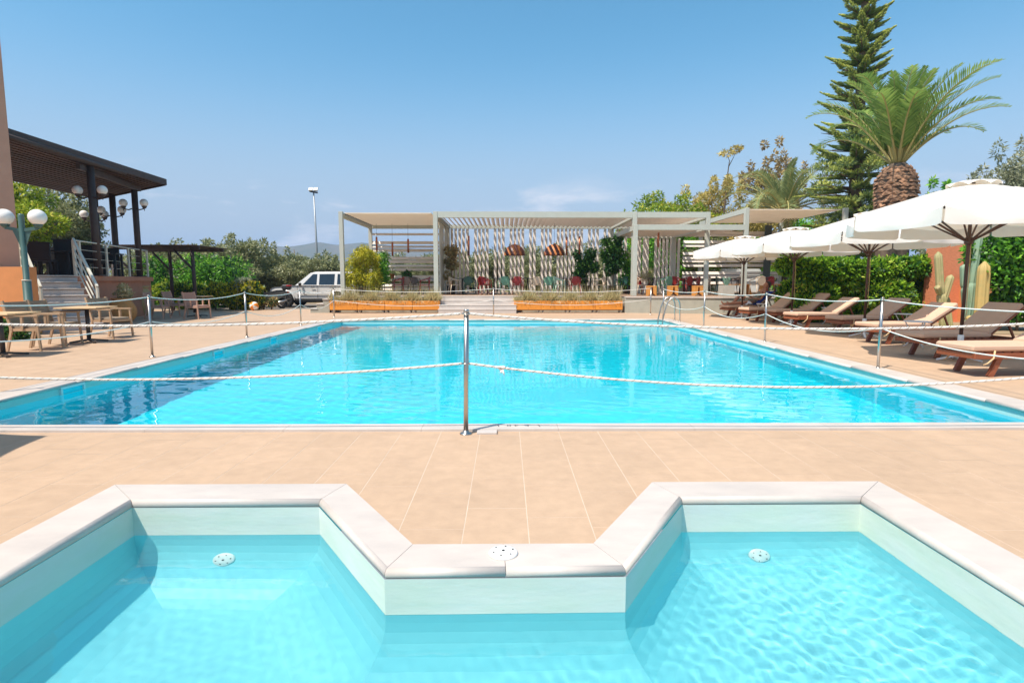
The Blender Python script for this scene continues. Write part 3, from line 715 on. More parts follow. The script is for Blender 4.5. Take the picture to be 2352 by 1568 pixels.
# ================================================================== cafe furniture
CH = {'red': (0.30, 0.022, 0.02), 'green': (0.13, 0.30, 0.20), 'beige': (0.58, 0.45, 0.32), 'brown': (0.20, 0.145, 0.11), 'bottle': (0.02, 0.075, 0.05), 'mint': (0.36, 0.52, 0.38)}
for k, c in CH.items(): mat('chair_'+k, c, 0.38, var=0.04)
mat('table_dark', (0.055, 0.05, 0.045), 0.5, var=0.1)
def cafe_chair_parts(t, mt):
    sh = 0.45                                                        # rounded plastic armchair, oval back in a hoop; faces -y
    seat = MB(); N = 22; out = []
    for j in range(N):
        a = 2*PI*j/N; out.append((0.225*math.copysign(abs(math.cos(a))**0.7, math.cos(a)), 0.215*math.copysign(abs(math.sin(a))**0.7, math.sin(a))))
    seat.add([(x, y, sh) for x, y in out]+[(x*.97, y*.97, sh-.03) for x, y in out]+[(x*.6, y*.6, sh-.012) for x, y in out],
             [tuple(range(2*N-1, N-1, -1))]+[(j, N+j, N+(j+1) % N, (j+1) % N)[::-1] for j in range(N)]+[(j, (j+1) % N, 2*N+(j+1) % N, 2*N+j) for j in range(N)]+[tuple(range(2*N, 3*N))])
    seat.build('seat', mt, t)
    for sx in (-1, 1):
        MB().tube([(sx*0.25, -0.235, 0), (sx*0.235, -0.20, 0.45), (sx*0.245, -0.20, 0.60)], [0.013, 0.020, 0.018], 8).build('leg', mt, t)
        MB().tube([(sx*0.22, 0.26, 0), (sx*0.195, 0.19, 0.45)], [0.013, 0.021], 8).build('leg', mt, t)
        MB().tube([(sx*0.245, -0.20, 0.59), (sx*0.262, -0.19, 0.63), (sx*0.272, -0.12, 0.652), (sx*0.27, 0.02, 0.675), (sx*0.235, 0.16, 0.72), (sx*0.16, 0.235, 0.78), (0, 0.265, 0.815)], [0.017,0.018,0.019,0.019,0.018,0.017,0.016], 8).build('arm', mt, t)
        MB().tube([(sx*0.195, 0.19, 0.45), (sx*0.215, 0.20, 0.58), (sx*0.235, 0.16, 0.72)], 0.015, 7).build('back_stay', mt, t)
    hoop = [(0.185*math.cos(a), 0.215+0.10*(0.615+0.185*math.sin(a)-0.45)*1.1, 0.625+0.175*math.sin(a)) for a in [2*PI*i/22 for i in range(22)]]
    MB().tube(hoop, 0.014, 7, closed=True).build('back_hoop', mt, t)
    b = MB(); n = len(hoop)
    b.add([(x, y+0.004, z) for x, y, z in hoop]+[(0, 0.255, 0.625)], [(i, (i+1) % n, n) for i in range(n)], True); b.build('back_panel', mt, t)
PROTO = {}
def cafe_chair(col, d, Y, rz, txt, z=TZ):
    p = A(d, 640, Y); loc = (p.x, Y, z)
    name = {'red':'dark red','green':'sea green','beige':'beige','brown':'taupe brown','bottle':'bottle green','mint':'pale mint'}[col]
    lab = f'{name} plastic cafe armchair {txt}'; gr = 'plastic cafe armchairs under the pergolas'
    if col in PROTO: return dup(PROTO[col], loc, rz, lab, gr)
    t = thing('cafe_chair', lab, 'chair', loc, rz, gr); cafe_chair_parts(t, 'chair_'+col); PROTO[col] = t; return t
def cafe_table(d, Y, lab, w=0.75, proto=[None]):
    p = A(d, 640, Y); gr = 'dark cafe tables'
    if proto[0]: return dup(proto[0], (p.x, Y, TZ), 0, lab, gr)
    t = thing('cafe_table', lab, 'table', (p.x, Y, TZ), 0, gr)
    MB().box((0,0,0.735), (w, w, 0.03), bev=0.006).build('top', 'table_dark', t); MB().tube([(0,0,0.03),(0,0,0.72)], 0.035, 12).build('column', 'table_dark', t)
    MB().box((0,0,0.018), (0.46, 0.46, 0.036), bev=0.01).build('foot', 'table_dark', t); proto[0] = t; return t
for d, Y, lab in ((846,26.6,'dark square cafe table beside the yellow bush'),(925,27.2,'dark cafe table with a potted plant behind, left pergola'),(1000,27.4,'dark cafe table at the edge of the left pergola'),
                  (1062,26.6,'dark cafe table beside the climbing plant'),(1135,26.6,'dark cafe table under the first dome lamp'),(1212,27.0,'dark cafe table between the dome lamps'),
                  (1300,26.8,'dark cafe table under the second dome lamp'),(1356,26.7,'dark cafe table below the vines'),(1500,26.0,'dark cafe table with dried plant in the lower pergola'),(1572,26.4,'dark cafe table ringed by red chairs'),(1700,26.2,'dark cafe table behind the concrete planter')):
    cafe_table(d, Y, lab)
for c, d, Y, rz, txt in (('brown',832,25.8,-1.2,'half hidden by the yellow bush'),('green',869,26.0,3.2,'with its round back turned, beside the yellow bush'),('red',914,25.9,-1.25,'seen from the side in the left pergola'),
        ('brown',935,26.1,3.1,'with its oval back turned, left pergola'),('red',975,26.0,-1.4,'at the front post of the left pergola'),('brown',953,27.9,0.3,'behind the left pergola table'),
        ('beige',1044,25.9,1.9,'at the table beside the climbing plant'),('bottle',1078,25.8,3.0,'with its back turned beside the climbing plant'),('red',1114,25.8,2.0,'standing sideways in front of the steps'),
        ('green',1158,25.9,3.3,'with its back turned beside a red one'),('red',1189,25.9,3.05,'with its back turned under the first dome lamp'),('beige',1231,26.0,3.2,'with its back turned between the dome lamps'),
        ('green',1262,26.1,3.0,'behind the pale mint one'),('mint',1285,25.7,1.7,'seen from the side above the planters'),('red',1321,25.7,3.15,'with its back turned below the vines'),
        ('beige',1377,25.8,-1.5,'seen from the side below the vines'),('bottle',1427,26.0,-1.2,'at the end post of the long pergola'),('red',1110,27.6,0.2,'across the table behind the steps'),
        ('beige',1471,25.4,1.8,'at the first post of the lower pergola'),('red',1476,26.6,2.2,'behind the beige one at the lower pergola post'),('green',1528,25.0,3.7,'with its back turned between two wooden stools'),
        ('red',1553,25.6,2.4,'between the second and third wooden stools'),('red',1575,25.7,-2.6,'pushed close to the other red one'),('red',1594,25.9,-2.2,'behind the third wooden stool'),('beige',1617,25.8,-1.4,'behind the third wooden stool by the post'),
        ('bottle',1658,26.0,1.4,'behind the concrete planter'),('brown',1686,25.8,-1.6,'beside the concrete planter'),('beige',1741,24.4,3.4,'with its oval back turned above the reclining person'),('red',1762,25.2,-1.2,'by the hedge end')):
    cafe_chair(c, d, Y, rz, txt)
# wooden block stools on the terrace edge
mat('stool_wood', (0.72, 0.33, 0.08), 0.55, col2=(0.58, 0.23, 0.04), vscale=3, stretch=(6,6,0.7), objvar=0.05)
def stool(d, lab, proto=[None]):
    p = A(d, 660, 23.7); gr = 'wooden block stools on the terrace edge'
    if proto[0]: return dup(proto[0], (p.x, 23.7, TZ-0.012), 0.05, lab, gr)
    t = thing('block_stool', lab, 'stool', (p.x, 23.7, TZ-0.012), 0, gr)
    MB().box((0,0,0.40), (0.37,0.34,0.05), bev=0.008).build('seat', 'stool_wood', t)
    for s in (-1,1):
        MB().add([(s*0.06,-.165,.10),(s*0.18,-.165,.0),(s*0.18,.165,.0),(s*0.06,.165,.10),(s*0.03,-.165,.375),(s*0.18,-.165,.375),(s*0.18,.165,.375),(s*0.03,.165,.375)],
                 [(0,1,5,4),(1,2,6,5),(2,3,7,6),(3,0,4,7),(0,3,2,1),(4,5,6,7)]).build('side_block', 'stool_wood', t)
    proto[0] = t; return t
stool(z6(435,0)[0], 'wooden block stool nearest the pergola posts'); stool(z6(700,0)[0], 'middle wooden block stool of the three'); stool(z6(1008,0)[0], 'wooden block stool next to the slanted bench')
def bench(d, Y, lab):
    p = A(d, 660, Y); t = thing('slat_bench', lab, 'bench', (p.x, Y, TZ), 0, 'orange slatted wooden benches')
    for k in range(4): MB().box((0, -0.21+0.14*k, 0.46), (0.95, 0.12, 0.03)).build('slat', 'stool_wood', t)
    for s in (-1,1): MB().bar((s*0.40, 0, 0.445), (s*0.52, 0, 0.0), 0.42, 0.06, up=(1,0,0)).build('leg', 'stool_wood', t)
bench(1640, 26.4, 'orange slatted bench behind the concrete planter'); bench(1695, 25.2, 'orange slatted bench beside the parasol pole'); bench(1772, 25.6, 'orange slatted bench by the hedge')
mat('concrete', (0.42, 0.39, 0.33), 0.85, var=0.08, vscale=9, bump=0.2, bscale=60)
p = A(1668, 670, 23.1); t = thing('concrete_planter', 'square concrete planter with an agave on the terrace edge', 'planter', (p.x, 23.1, TZ-0.012), 0)
MB().prism([(-.24,-.24),(.24,-.24),(.24,.24),(-.24,.24)], 0, 0.46).prism([(-.21,-.21),(.21,-.21),(.21,.21),(-.21,.21)], 0.461, 0.463).build('pot', 'concrete', t)
leafmat('agave', (0.10, 0.20, 0.15), (0.20, 0.32, 0.24), trans=0.1)
av, af = [], []
for i in range(16):
    a = i*2.4; l = 0.38; tl = 0.35+0.05*(i % 4)
    c, s_ = math.cos(a), math.sin(a); o = len(av)
    for u in range(5):
        f_ = u/4; r = 0.04+l*math.sin(tl)*f_; z = 0.44+l*math.cos(tl)*f_; w = 0.05*(1-f_**2)+0.003
        av += [(c*r - s_*w, s_*r + c*w, z), (c*r + s_*w, s_*r - c*w, z)]
        if u: af.append((o+2*u-2, o+2*u-1, o+2*u+1, o+2*u))
npmesh('agave_leaves', av, af, 'agave', t, tint=RNG.random(len(af)))
# small pots on the left pergola rail
for d, Y, lab in ((z4(855,0)[0], 29.3, 'small clay pot with a thin plant on the back rail'), (z4(1075,0)[0], 29.3, 'small clay pot with a round bush on the back rail')):
    pz_ = A(d, (650+1000/4.48)/1.3776, Y); t = thing('flower_pot', lab, 'flower pot', (pz_.x, Y, pz_.z-0.12))
    mat('clay_'+lab[20:24], (0.34, 0.12, 0.06), 0.8, var=0.1)
    MB().lathe([(0.09,0),(0.13,0.2),(0.145,0.2),(0.145,0.24),(0.12,0.24),(0.11,0.2)], n=16).build('pot', 'clay_'+lab[20:24], t)
    MB().box((0,0.1,-0.02),(0.5,0.3,0.03)).build('saucer_board', 'slat', t)
# ================================================================== left: building, terrace, roof, stairs, lamps, dining sets
mat('stucco', (0.46, 0.265, 0.185), 0.9, var=0.06, vscale=4, bump=0.25, bscale=90)
mat('orange_wall', (0.60, 0.24, 0.085), 0.9, var=0.08, vscale=3, bump=0.3, bscale=60)
mat('salmon_wall', (0.50, 0.22, 0.13), 0.9, var=0.08, vscale=3, bump=0.3, bscale=60)
mat('dark_wood', (0.060, 0.030, 0.021), 0.75, objvar=0.35)
mat('dark_beam', (0.060, 0.040, 0.034), 0.65, var=0.15)
mat('roof_sheet', (0.20, 0.155, 0.12), 0.8, var=0.15)
mat('rail_cream', (0.60, 0.56, 0.46), 0.5, var=0.04)
mat('post_green', (0.055, 0.115, 0.10), 0.4, var=0.08)
mat('granite', (0.52, 0.46, 0.43), 0.7, var=0.2, vscale=80)
mat('glass_white', (0.82, 0.78, 0.72), 0.15, spec=0.5)
mat('black_furn', (0.018, 0.018, 0.02), 0.6)
U = Vector((-0.766, 0.643, 0)); W = Vector((-0.643, -0.766, 0))     # stairs climb along U, their width runs along W
# hotel wall
B0 = A(46, 600, 14.4); hb = thing('hotel_building', 'pink brown stucco hotel wall rising out of view', 'building', (B0.x, 14.4, 0))
WS = Vector((-0.75, -0.66, 0)); WN = Vector((-0.66, 0.75, 0))          # hotel wall made thin and turned along the sun, sparing the stairs its shadow
f = [Vector((0,0,0)), WS*9, WS*9+WN*0.32, WN*0.32]
MB().prism([(v.x, v.y) for v in f], -0.02, 10.4).build('thinned_wall', 'stucco', hb)
MB().prism([(v.x, v.y) for v in [WS*9.02, WS*20, WS*20+WN*9, WS*9.02+WN*9]], -0.02, 10.6).build('main_block', 'stucco', hb)
MB().prism([(v.x, v.y) for v in [WS*8.9+WN*-.1, WS*20.1+WN*-.1, WS*20.1+WN*9.1, WS*8.9+WN*9.1]], 10.6, 10.85).build('roof_edge', 'marble', hb)
# terrace
SR = Vector((-10.85, 15.35, 0))                                       # foot of the stairs, far end
ST_W, NS, RH, TR = 1.25, 8, 0.181, 0.268
TH = NS*RH
TOPR = SR + U*(TR*(NS-1))                                             # far end of the top riser
EDGE = Vector((-0.26, 1.0, 0)).normalized()
FAR = TOPR + EDGE*6.0
upt = thing('dining_terrace', 'raised salmon dining terrace behind the stairs', 'terrace')
tp = [TOPR+U*TR, FAR, FAR+U*9, TOPR+U*9+W*3, TOPR+W*(ST_W+2.5)+U*TR, TOPR+W*(ST_W)+U*TR]
MB().prism([(v.x, v.y) for v in tp], -0.02, TH-0.16).build('wall', 'salmon_wall', upt)
n_ = Vector((EDGE.y, -EDGE.x, 0))
MB().prism([(v.x, v.y) for v in [TOPR+n_*0.08+U*TR*.9, FAR+n_*0.08+EDGE*.06, FAR+U*9, TOPR+U*9+W*3, TOPR+W*(ST_W+2.5)+U*TR*1.02, TOPR+W*(ST_W)+U*TR*1.02]], TH-0.158, TH-0.004).build('edge_band', 'salmon_wall', upt)
MB().prism([(v.x, v.y) for v in [TOPR+U*.32, FAR+U*.1, FAR+U*8.9, TOPR+U*8.9+W*3, TOPR+W*(ST_W)+U*.32]], TH-0.003, TH).build('floor', 'granite', upt)
# stairs
stt = thing('terrace_stairs', 'granite stairs with white treads and cream handrails', 'stairs')
ang = math.atan2(U.y, U.x)
for k in range(NS):
    c = SR + U*(TR*k) + W*(ST_W/2); h = RH*(k+1)
    q = c + U*(0.9/2 if k < NS-1 else 0.35)
    MB().box((q.x, q.y, h/2-0.02-0.01), (0.9 if k < NS-1 else 0.7, ST_W-0.004*k, h-0.035), rz=ang).build('riser', 'granite', stt)
    q = c + U*(TR/2-0.015)
    MB().box((q.x, q.y, h-0.014), (TR+0.05, ST_W+0.06, 0.036), rz=ang, bev=0.006).build('tread', 'marble', stt)
for s, nm in ((0.03, 'far'), (ST_W-0.03, 'near')):
    a = SR + W*s + U*0.05; b = SR + W*s + U*(TR*(NS-1)+0.05); zb = Vector((0,0,RH)); zt = Vector((0,0,TH))
    hr = thing('stair_rail', 'cream painted metal stair rail '+('beside the salmon wall' if nm == 'far' else 'beside the green lamp post'), 'railing', tuple(a))
    a0 = Vector((0,0,0)); b0 = b - a
    MB().bar(a0+zb, a0+zb+Vector((0,0,0.93)), 0.06, 0.05).build('post', 'rail_cream', hr); MB().bar(b0+zt, b0+zt+Vector((0,0,1.0)), 0.07, 0.06).build('post', 'rail_cream', hr)
    MB().bar(a0+zb+Vector((0,0,0.95)), b0+zt+Vector((0,0,1.03)), 0.055, 0.075).build('handrail', 'rail_cream', hr)
    for k in range(3):
        MB().bar(a0+zb+Vector((0,0,0.22+0.22*k)), b0+zt+Vector((0,0,0.28+0.24*k)), 0.026, 0.026).build('bar', 'rail_cream', hr)
# orange flank wall and its planting
OW = A(62, 690, 13.6); ow = thing('flank_wall', 'bright orange stucco flank wall beside the stairs', 'wall', (OW.x, 13.6, 0))
MB().prism([(0,0),(0,0.35),(-7,0.35),(-7,0)], -0.02, 1.62).build('wall', 'orange_wall', ow)
MB().tube([(-0.9+0.5*math.sin(i*.35)*.5-0.02*i, -0.02, 1.6-0.045*i) for i in range(18)], 0.012, 6).build('hose', 'rail_cream', ow)
# terrace railing
rl = thing('terrace_rail', 'thin cream rail with wires along the dining terrace edge', 'railing')
for i in range(4):
    p = TOPR + U*0.1 + EDGE*(0.3+i*1.85); MB().bar((p.x,p.y,TH), (p.x,p.y,TH+1.0), 0.06, 0.05).build('post', 'rail_cream', rl)
for k in range(4):
    a = TOPR+U*0.1+EDGE*0.05; b = TOPR+U*0.1+EDGE*5.9; z = TH+1.0-0.25*k
    MB().tube([(a.x,a.y,z),(b.x,b.y,z)], 0.022 if k == 0 else 0.008, 8).build('rail' if k == 0 else 'wire', 'rail_cream', rl)
# veranda roof
C1 = Vector((-12.87, 22.04, 4.93)); E0 = Vector((0.042, -1, 0)); C1b = Vector((-15.87, 22.56, 4.45)); LEN = 7.5
vr = thing('veranda_roof', 'dark timber veranda roof sloping down from the hotel wall', 'roof')
NPK = 20
for k in range(NPK):
    t0, t1 = k/NPK, (k+1)/NPK
    p0, p1 = C1.lerp(C1b, (t0+t1)/2), C1.lerp(C1b, (t0+t1)/2) + E0*LEN
    MB().bar(p0, p1, (C1b-C1).length/NPK-0.012, 0.03).build('plank', 'dark_wood', vr)
q0, q1 = C1+Vector((0.06,0.05,0.06)), C1+E0*LEN+Vector((0.06,0,0.06))
MB().bar(q0, q1, 0.05, 0.22).build('fascia', 'dark_beam', vr)
MB().bar(C1+Vector((0,0.07,0.04)), C1b+Vector((0,0.07,0.04)), 0.05, 0.20).build('fascia', 'dark_wood', vr)
up_ = Vector((0,0,0.075)); vv = [C1+up_, C1b+up_, C1b+E0*LEN+up_, C1+E0*LEN+up_]
mb = MB(); mb.add([v+Vector((0.05,0.04,0)) for v in vv]+[v+Vector((0.05,0.04,0.05)) for v in vv], [(3,2,1,0),(4,5,6,7),(0,1,5,4),(1,2,6,5),(2,3,7,6),(3,0,4,7)]); mb.build('roof_sheet', 'roof_sheet', vr)
MB().tube([C1+Vector((0.14,-2.4,-0.05)), C1+E0*LEN+Vector((0.14,0,-0.05))], 0.065, 10).build('gutter', 'dark_beam', vr)
def col(dx, Y, y_l, nm, lab, arms=True):
    p = A(dx, 640, Y); zt = 4.52 if p.x > -14.4 else 4.22
    c = thing('veranda_column', lab, 'column', (p.x, Y, TH-0.002), 0, 'dark columns of the veranda')
    MB().tube([(0,0,0),(0,0,zt+0.28-TH)], 0.105, 16).build('shaft', 'dark_beam', c)
    MB().box((0,0,0.02),(0.3,0.3,0.04)).build('base_plate', 'dark_beam', c)
    zl = A(dx, y_l, Y).z
    lp = thing('globe_lamp', 'pair of white globe lamps on the '+nm, 'lamp', (p.x, Y, zl-0.2), 0.0, 'globe lamps on the veranda columns')
    for s in (-1,1):
        MB().tube([(s*0.09,-0.06,-0.02),(s*0.2,-0.08,-0.06),(s*0.34,-0.08,-0.03),(s*0.38,-0.08,0.04)], 0.022, 8).build('arm', 'dark_beam', lp)
        g_ = MB().ball((s*0.38,-0.08,0.19), 0.142, 18, 12).build('globe', 'glass_white', lp)
        MB().lathe([(0.05,-0.03),(0.085,0.03),(0.085,0.06)], (s*0.38,-0.08,0.02), 12).build('cup', 'dark_beam', lp)
        MB().tube([(s*0.38,-0.08,-0.10),(s*0.38,-0.08,-0.01)], 0.012, 6).build('finial', 'dark_beam', lp)
    return c
col(226, 18.1, 437, 'column nearest the stairs', 'dark veranda column nearest the stairs'); col(322, 21.6, 466, 'column at the roof corner', 'dark veranda column at the outer roof corner')
col(271, 21.7, 482, 'inner back column', 'dark veranda column at the back, seen between the others'); col(231, 21.8, 492, 'column hidden behind the first', 'dark veranda column behind the first one')
ca, cb_ = A(226,640,18.1), A(322,640,21.6)
MB().bar((ca.x,ca.y-0.5,4.70),(cb_.x,cb_.y+0.3,4.70),0.12,0.16).build('eaves_beam', 'dark_beam', vr)
# green lamp post
p = A(66, 700, 13.1); gl = thing('lamp_post', 'green lamp post with two white globes beside the stairs', 'lamp', (p.x, 13.1, 0), 0.1)
MB().lathe([(0.17,0),(0.17,0.03),(0.085,0.06),(0.085,1.3),(0.06,1.32),(0.058,2.75),(0.05,2.78),(0.0001,2.79)], n=18).build('shaft', 'post_green', gl)
MB().lathe([(0.09,1.29),(0.09,1.315)], n=18).build('collar', 'rail_cream', gl)
for s in (-1,1):
    MB().bar((s*0.05,0,2.42), (s*0.34,0,2.48), 0.05, 0.07).build('arm', 'post_green', gl)
    MB().lathe([(0.04,2.47),(0.09,2.53),(0.09,2.56)], (s*0.34,0,0), 14).build('cup', 'post_green', gl)
    MB().ball((s*0.34,0,2.71), 0.178, 22, 14).build('globe', 'glass_white', gl)
    MB().add([(s*0.055,-0.008,2.38),(s*0.055,-0.008,2.05),(s*0.2,-0.008,2.43),(s*0.055,0.008,2.38),(s*0.055,0.008,2.05),(s*0.2,0.008,2.43)], [(0,1,2),(5,4,3),(0,3,4,1),(1,4,5,2),(2,5,3,0)]).build('gusset', 'post_green', gl)
# dark furniture on the terrace
def dark_table(x, y, lab):
    t = thing('terrace_table', lab, 'table', (x, y, TH), 0.3, 'dark tables on the dining terrace')
    MB().box((0,0,0.74),(1.1,0.8,0.04)).build('top', 'black_furn', t)
    for sx in (-1,1):
        for sy in (-1,1): MB().box((sx*0.48,sy*0.33,0.36),(0.06,0.06,0.72)).build('leg', 'black_furn', t)
def dark_chair(x, y, rz, lab, proto=[None]):
    gr = 'dark chairs on the dining terrace'
    if proto[0]: return dup(proto[0], (x,y,TH), rz, lab, gr)
    t = thing('terrace_chair', lab, 'chair', (x, y, TH), rz, gr); proto[0] = t
    MB().box((0,0,0.44),(0.5,0.48,0.05)).build('seat', 'black_furn', t); MB().box((0,0.24,0.72),(0.5,0.05,0.5)).build('backrest', 'black_furn', t)
    for sx in (-1,1):
        for sy in (-1,1): MB().box((sx*0.22,sy*0.21,0.21),(0.045,0.045,0.42)).build('leg', 'black_furn', t)
    return t
q = [TOPR + U*a + W*b for a, b in ((1.9,0.1),(3.4,0.3),(2.6,-1.3),(4.4,-1.0))]
for v, s in zip(q, ('nearest the stair rail','behind the green lamp post','beside the first veranda column','deep in the shade of the veranda')): dark_table(v.x, v.y, 'dark table on the terrace '+s)
k = 0
wh = ['nearest the stair top','second from the stair top','facing the stairs','behind the stair rail','with its back to the pool','deep in the veranda shade','beside the hotel wall','in the veranda corner']
for v in q:
    for a in (0.3, 0.3+PI):
        o_ = Vector((-math.sin(a), math.cos(a), 0))*0.65; dark_chair(v.x+o_.x, v.y+o_.y, a, 'dark slim chair on the terrace '+wh[k]); k += 1
cb = TOPR+U*2.4+W*(-0.35); t = thing('service_cabinet', 'black service cabinet on the terrace behind the stair rail', 'cabinet', (cb.x, cb.y, TH), 0.5)
MB().box((0,0,0.55),(0.6,0.5,1.1),bev=0.01).build('body', 'black_furn', t); MB().box((0,0,1.12),(0.66,0.56,0.04)).build('top', 'black_furn', t)
# timber pergola with shade
tpg = thing('timber_pergola', 'rough dark timber pergola by the hedge', 'pergola')
zr = 2.58
for dx, Y in ((445,23.6),(393,25.6),(300,23.6),(262,25.6)):
    p = A(dx, 640, Y); MB().tube([(p.x,p.y,0),(p.x+.02,p.y,1.3),(p.x,p.y,zr)], [0.085,0.075,0.07], 9).build('post', 'dark_beam', tpg)
    MB().tube([(p.x,p.y,1.75),(p.x-0.75,p.y,zr-0.02)], 0.045, 7).build('brace', 'dark_beam', tpg)
xl, xr_ = A(262,640,23.6).x, A(462,640,23.6).x
for y in (23.6, 25.6): MB().bar((xl,y,zr+0.05),(xr_,y,zr+0.05),0.10,0.12).build('beam', 'dark_beam', tpg)
for i in range(16): x = xl+(xr_-xl)*(i+.5)/16; MB().box((x, 24.6, zr+0.14), ((xr_-xl)/16-0.02, 2.9, 0.035), rz=random.uniform(-.01,.01)).build('roof_plank', 'dark_wood', tpg)

# wicker armchairs and tables
mat('wicker', (0.30, 0.225, 0.155), 0.7, var=0.2, vscale=40, stretch=(1,1,6), bump=0.5, bscale=60)
mat('teak', (0.43, 0.28, 0.165), 0.6, var=0.12, vscale=4, stretch=(1,1,8), objvar=0.06)
mat('wicker_pink', (0.42, 0.255, 0.195), 0.7, var=0.2, vscale=40, stretch=(1,1,6), bump=0.5, bscale=60)
mat('pink_frame', (0.52, 0.31, 0.22), 0.6, var=0.10, vscale=4, objvar=0.06)
mat('table_top', (0.60, 0.40, 0.21), 0.5, var=0.1, vscale=3, stretch=(1,8,1))
mat('iron', (0.07, 0.06, 0.055), 0.5, 0.4)
def arm_chair(lab, loc, rz, wick='wicker', fr='teak', proto={}):
    gr = 'wicker dining armchairs'
    if wick in proto: return dup(proto[wick], loc, rz, lab, gr)
    t = thing('wicker_armchair', lab, 'chair', loc, rz, gr); proto[wick] = t       # faces -y
    MB().box((0,-0.02,0.44),(0.50,0.48,0.05),bev=0.012).build('seat', wick, t)
    MB().box((0,-0.02,0.395),(0.56,0.52,0.05)).build('seat_frame', fr, t)
    b = MB(); N = 6
    for i in range(N):
        z0_, z1_ = 0.47+0.43*i/N, 0.47+0.43*(i+1)/N; y0_, y1_ = 0.22+0.10*(i/N), 0.22+0.10*((i+1)/N)
        b.bar((0,(y0_+y1_)/2,z0_+0.003),(0,(y0_+y1_)/2+0.004,z1_),0.50,0.035,up=(0,1,0))
    b.build('backrest', wick, t)
    for s in (-1,1):
        MB().bar((s*0.285,-0.25,0.665),(s*0.285,-0.29,0.0),0.036,0.034).build('leg', fr, t)
        MB().bar((s*0.285,0.0,0.64),(s*0.285,0.0,0.40),0.04,0.04).build('arm_stay', fr, t)
        MB().bar((s*0.27,0.33,0.92),(s*0.27,0.20,0.40),0.04,0.045).build('back_post', fr, t); MB().bar((s*0.27,0.20,0.42),(s*0.27,0.31,0.0),0.036,0.038).build('leg', fr, t)
        MB().bar((s*0.285,-0.29,0.655),(s*0.28,0.27,0.655),0.06,0.03).build('armrest', fr, t)
    return t
def dining_table(lab, loc, rz=0.0, proto=[None]):
    gr = 'wooden topped dining tables'
    if proto[0]: return dup(proto[0], loc, rz, lab, gr)
    t = thing('dining_table', lab, 'table', loc, rz, gr); proto[0] = t
    for k in range(5): MB().box((0,-0.32+0.16*k,0.735),(0.8,0.154,0.03),bev=0.004).build('plank', 'table_top', t)
    MB().box((0,0,0.707),(0.6,0.6,0.02)).build('under_frame', 'iron', t)
    MB().tube([(0,0,0.05),(0,0,0.70)],0.038,12).build('column', 'iron', t)
    for k in range(4): a = PI/4+k*PI/2; MB().bar((0.02*math.cos(a),0.02*math.sin(a),0.06),(0.34*math.cos(a),0.34*math.sin(a),0.02),0.05,0.035).build('foot', 'iron', t)
    return t
T1 = G(205, 786); dining_table('wooden dining table between two wicker armchairs before the stairs', T1, 0.12)
T2 = G(8, 818); dining_table('wooden dining table nearest the camera post on the dining side', T2, 0.1)
g = G(130, 793); arm_chair('wicker armchair at the table before the stairs, facing the clay jar', (g.x, g.y+0.05, 0), 1.75)
g = G(250, 776); arm_chair('wicker armchair in front of the orange clay jar', (g.x, g.y+0.1, 0), 1.45)
g = G(74, 804); arm_chair('wicker armchair in front of the orange flank wall', (g.x, g.y+0.1, 0), 1.62)
g = G(392, 733); arm_chair('pinkish armchair nearer the clay jar, at the shaded table', (g.x-0.55, g.y+0.2, 0), 1.75, 'wicker_pink', 'pink_frame')
arm_chair('pinkish armchair nearer the hedge, at the shaded table', (g.x+0.75, g.y+0.3, 0), 1.35, 'wicker_pink', 'pink_frame')
dining_table('wooden table in the shade of the timber pergola', (g.x+0.1, g.y+1.5, 0), 0.0)
arm_chair('pinkish armchair behind the shaded table', (g.x-0.9, g.y+1.9, 0), 1.6, 'wicker_pink', 'pink_frame')
# clay jars
mat('jar_orange', (0.55, 0.25, 0.075), 0.8, var=0.15, vscale=6, stretch=(1,1,5), bump=0.2, bscale=30)
mat('jar_sand', (0.50, 0.35, 0.16), 0.8, var=0.15, vscale=6, stretch=(1,1,5), bump=0.2, bscale=30)
def jar(loc, h, r, mt, lab):
    t = thing('clay_jar', lab, 'jar', loc); pr = []
    for i in range(25):
        f_ = i/24; rr = r*(0.55+0.45*math.sin(PI*min(1,f_*1.02)**0.9)**0.8) if f_ < 0.93 else r*0.62
        pr.append((rr*(1+0.018*math.cos(i*PI)), h*f_))
    pr += [(r*0.72,h),(r*0.72,h*1.05),(r*0.58,h*1.05),(r*0.55,h*0.97)]
    MB().lathe(pr, n=28).build('body', mt, t); MB().lathe([(0.0001,h*0.985),(r*0.57,h*0.985)], n=20).build('soil', 'soil_dark', t); return t
g = G(268, 741); JAR1 = jar((g.x, g.y+0.3, 0), 0.72, 0.40, 'jar_orange', 'squat orange clay jar with a small plant')
g = G(313, 725); JAR2 = jar((g.x, g.y+0.3, 0), 1.05, 0.44, 'jar_sand', 'tall sand coloured ribbed clay jar')
# ================================================================== right: parasols, loungers, person, cactus wall
mat('parasol_cloth', (0.86, 0.83, 0.78), 0.85, var=0.02, vscale=3, bump=0.1, bscale=25)
n_, l_ = MATS['parasol_cloth'].node_tree.nodes, MATS['parasol_cloth'].node_tree.links
trn = n_.new('ShaderNodeBsdfTranslucent'); trn.inputs[0].default_value = (0.80, 0.66, 0.48, 1); mxs = n_.new('ShaderNodeMixShader'); mxs.inputs[0].default_value = 0.30
l_.new(n_['Principled BSDF'].outputs[0], mxs.inputs[1]); l_.new(trn.outputs[0], mxs.inputs[2]); l_.new(mxs.outputs[0], n_['Material Output'].inputs[0])
mat('umbrella_wood', (0.065, 0.028, 0.018), 0.5, var=0.15)
mat('lounger_wood', (0.30, 0.085, 0.032), 0.5, col2=(0.22, 0.06, 0.022), vscale=3, stretch=(1,8,8), objvar=0.1)
mat('cushion', (0.60, 0.385, 0.268), 0.9, var=0.04, vscale=5, bump=0.1, bscale=120, objvar=0.04)
mat('wheel_wood', (0.50, 0.24, 0.10), 0.6, var=0.1)
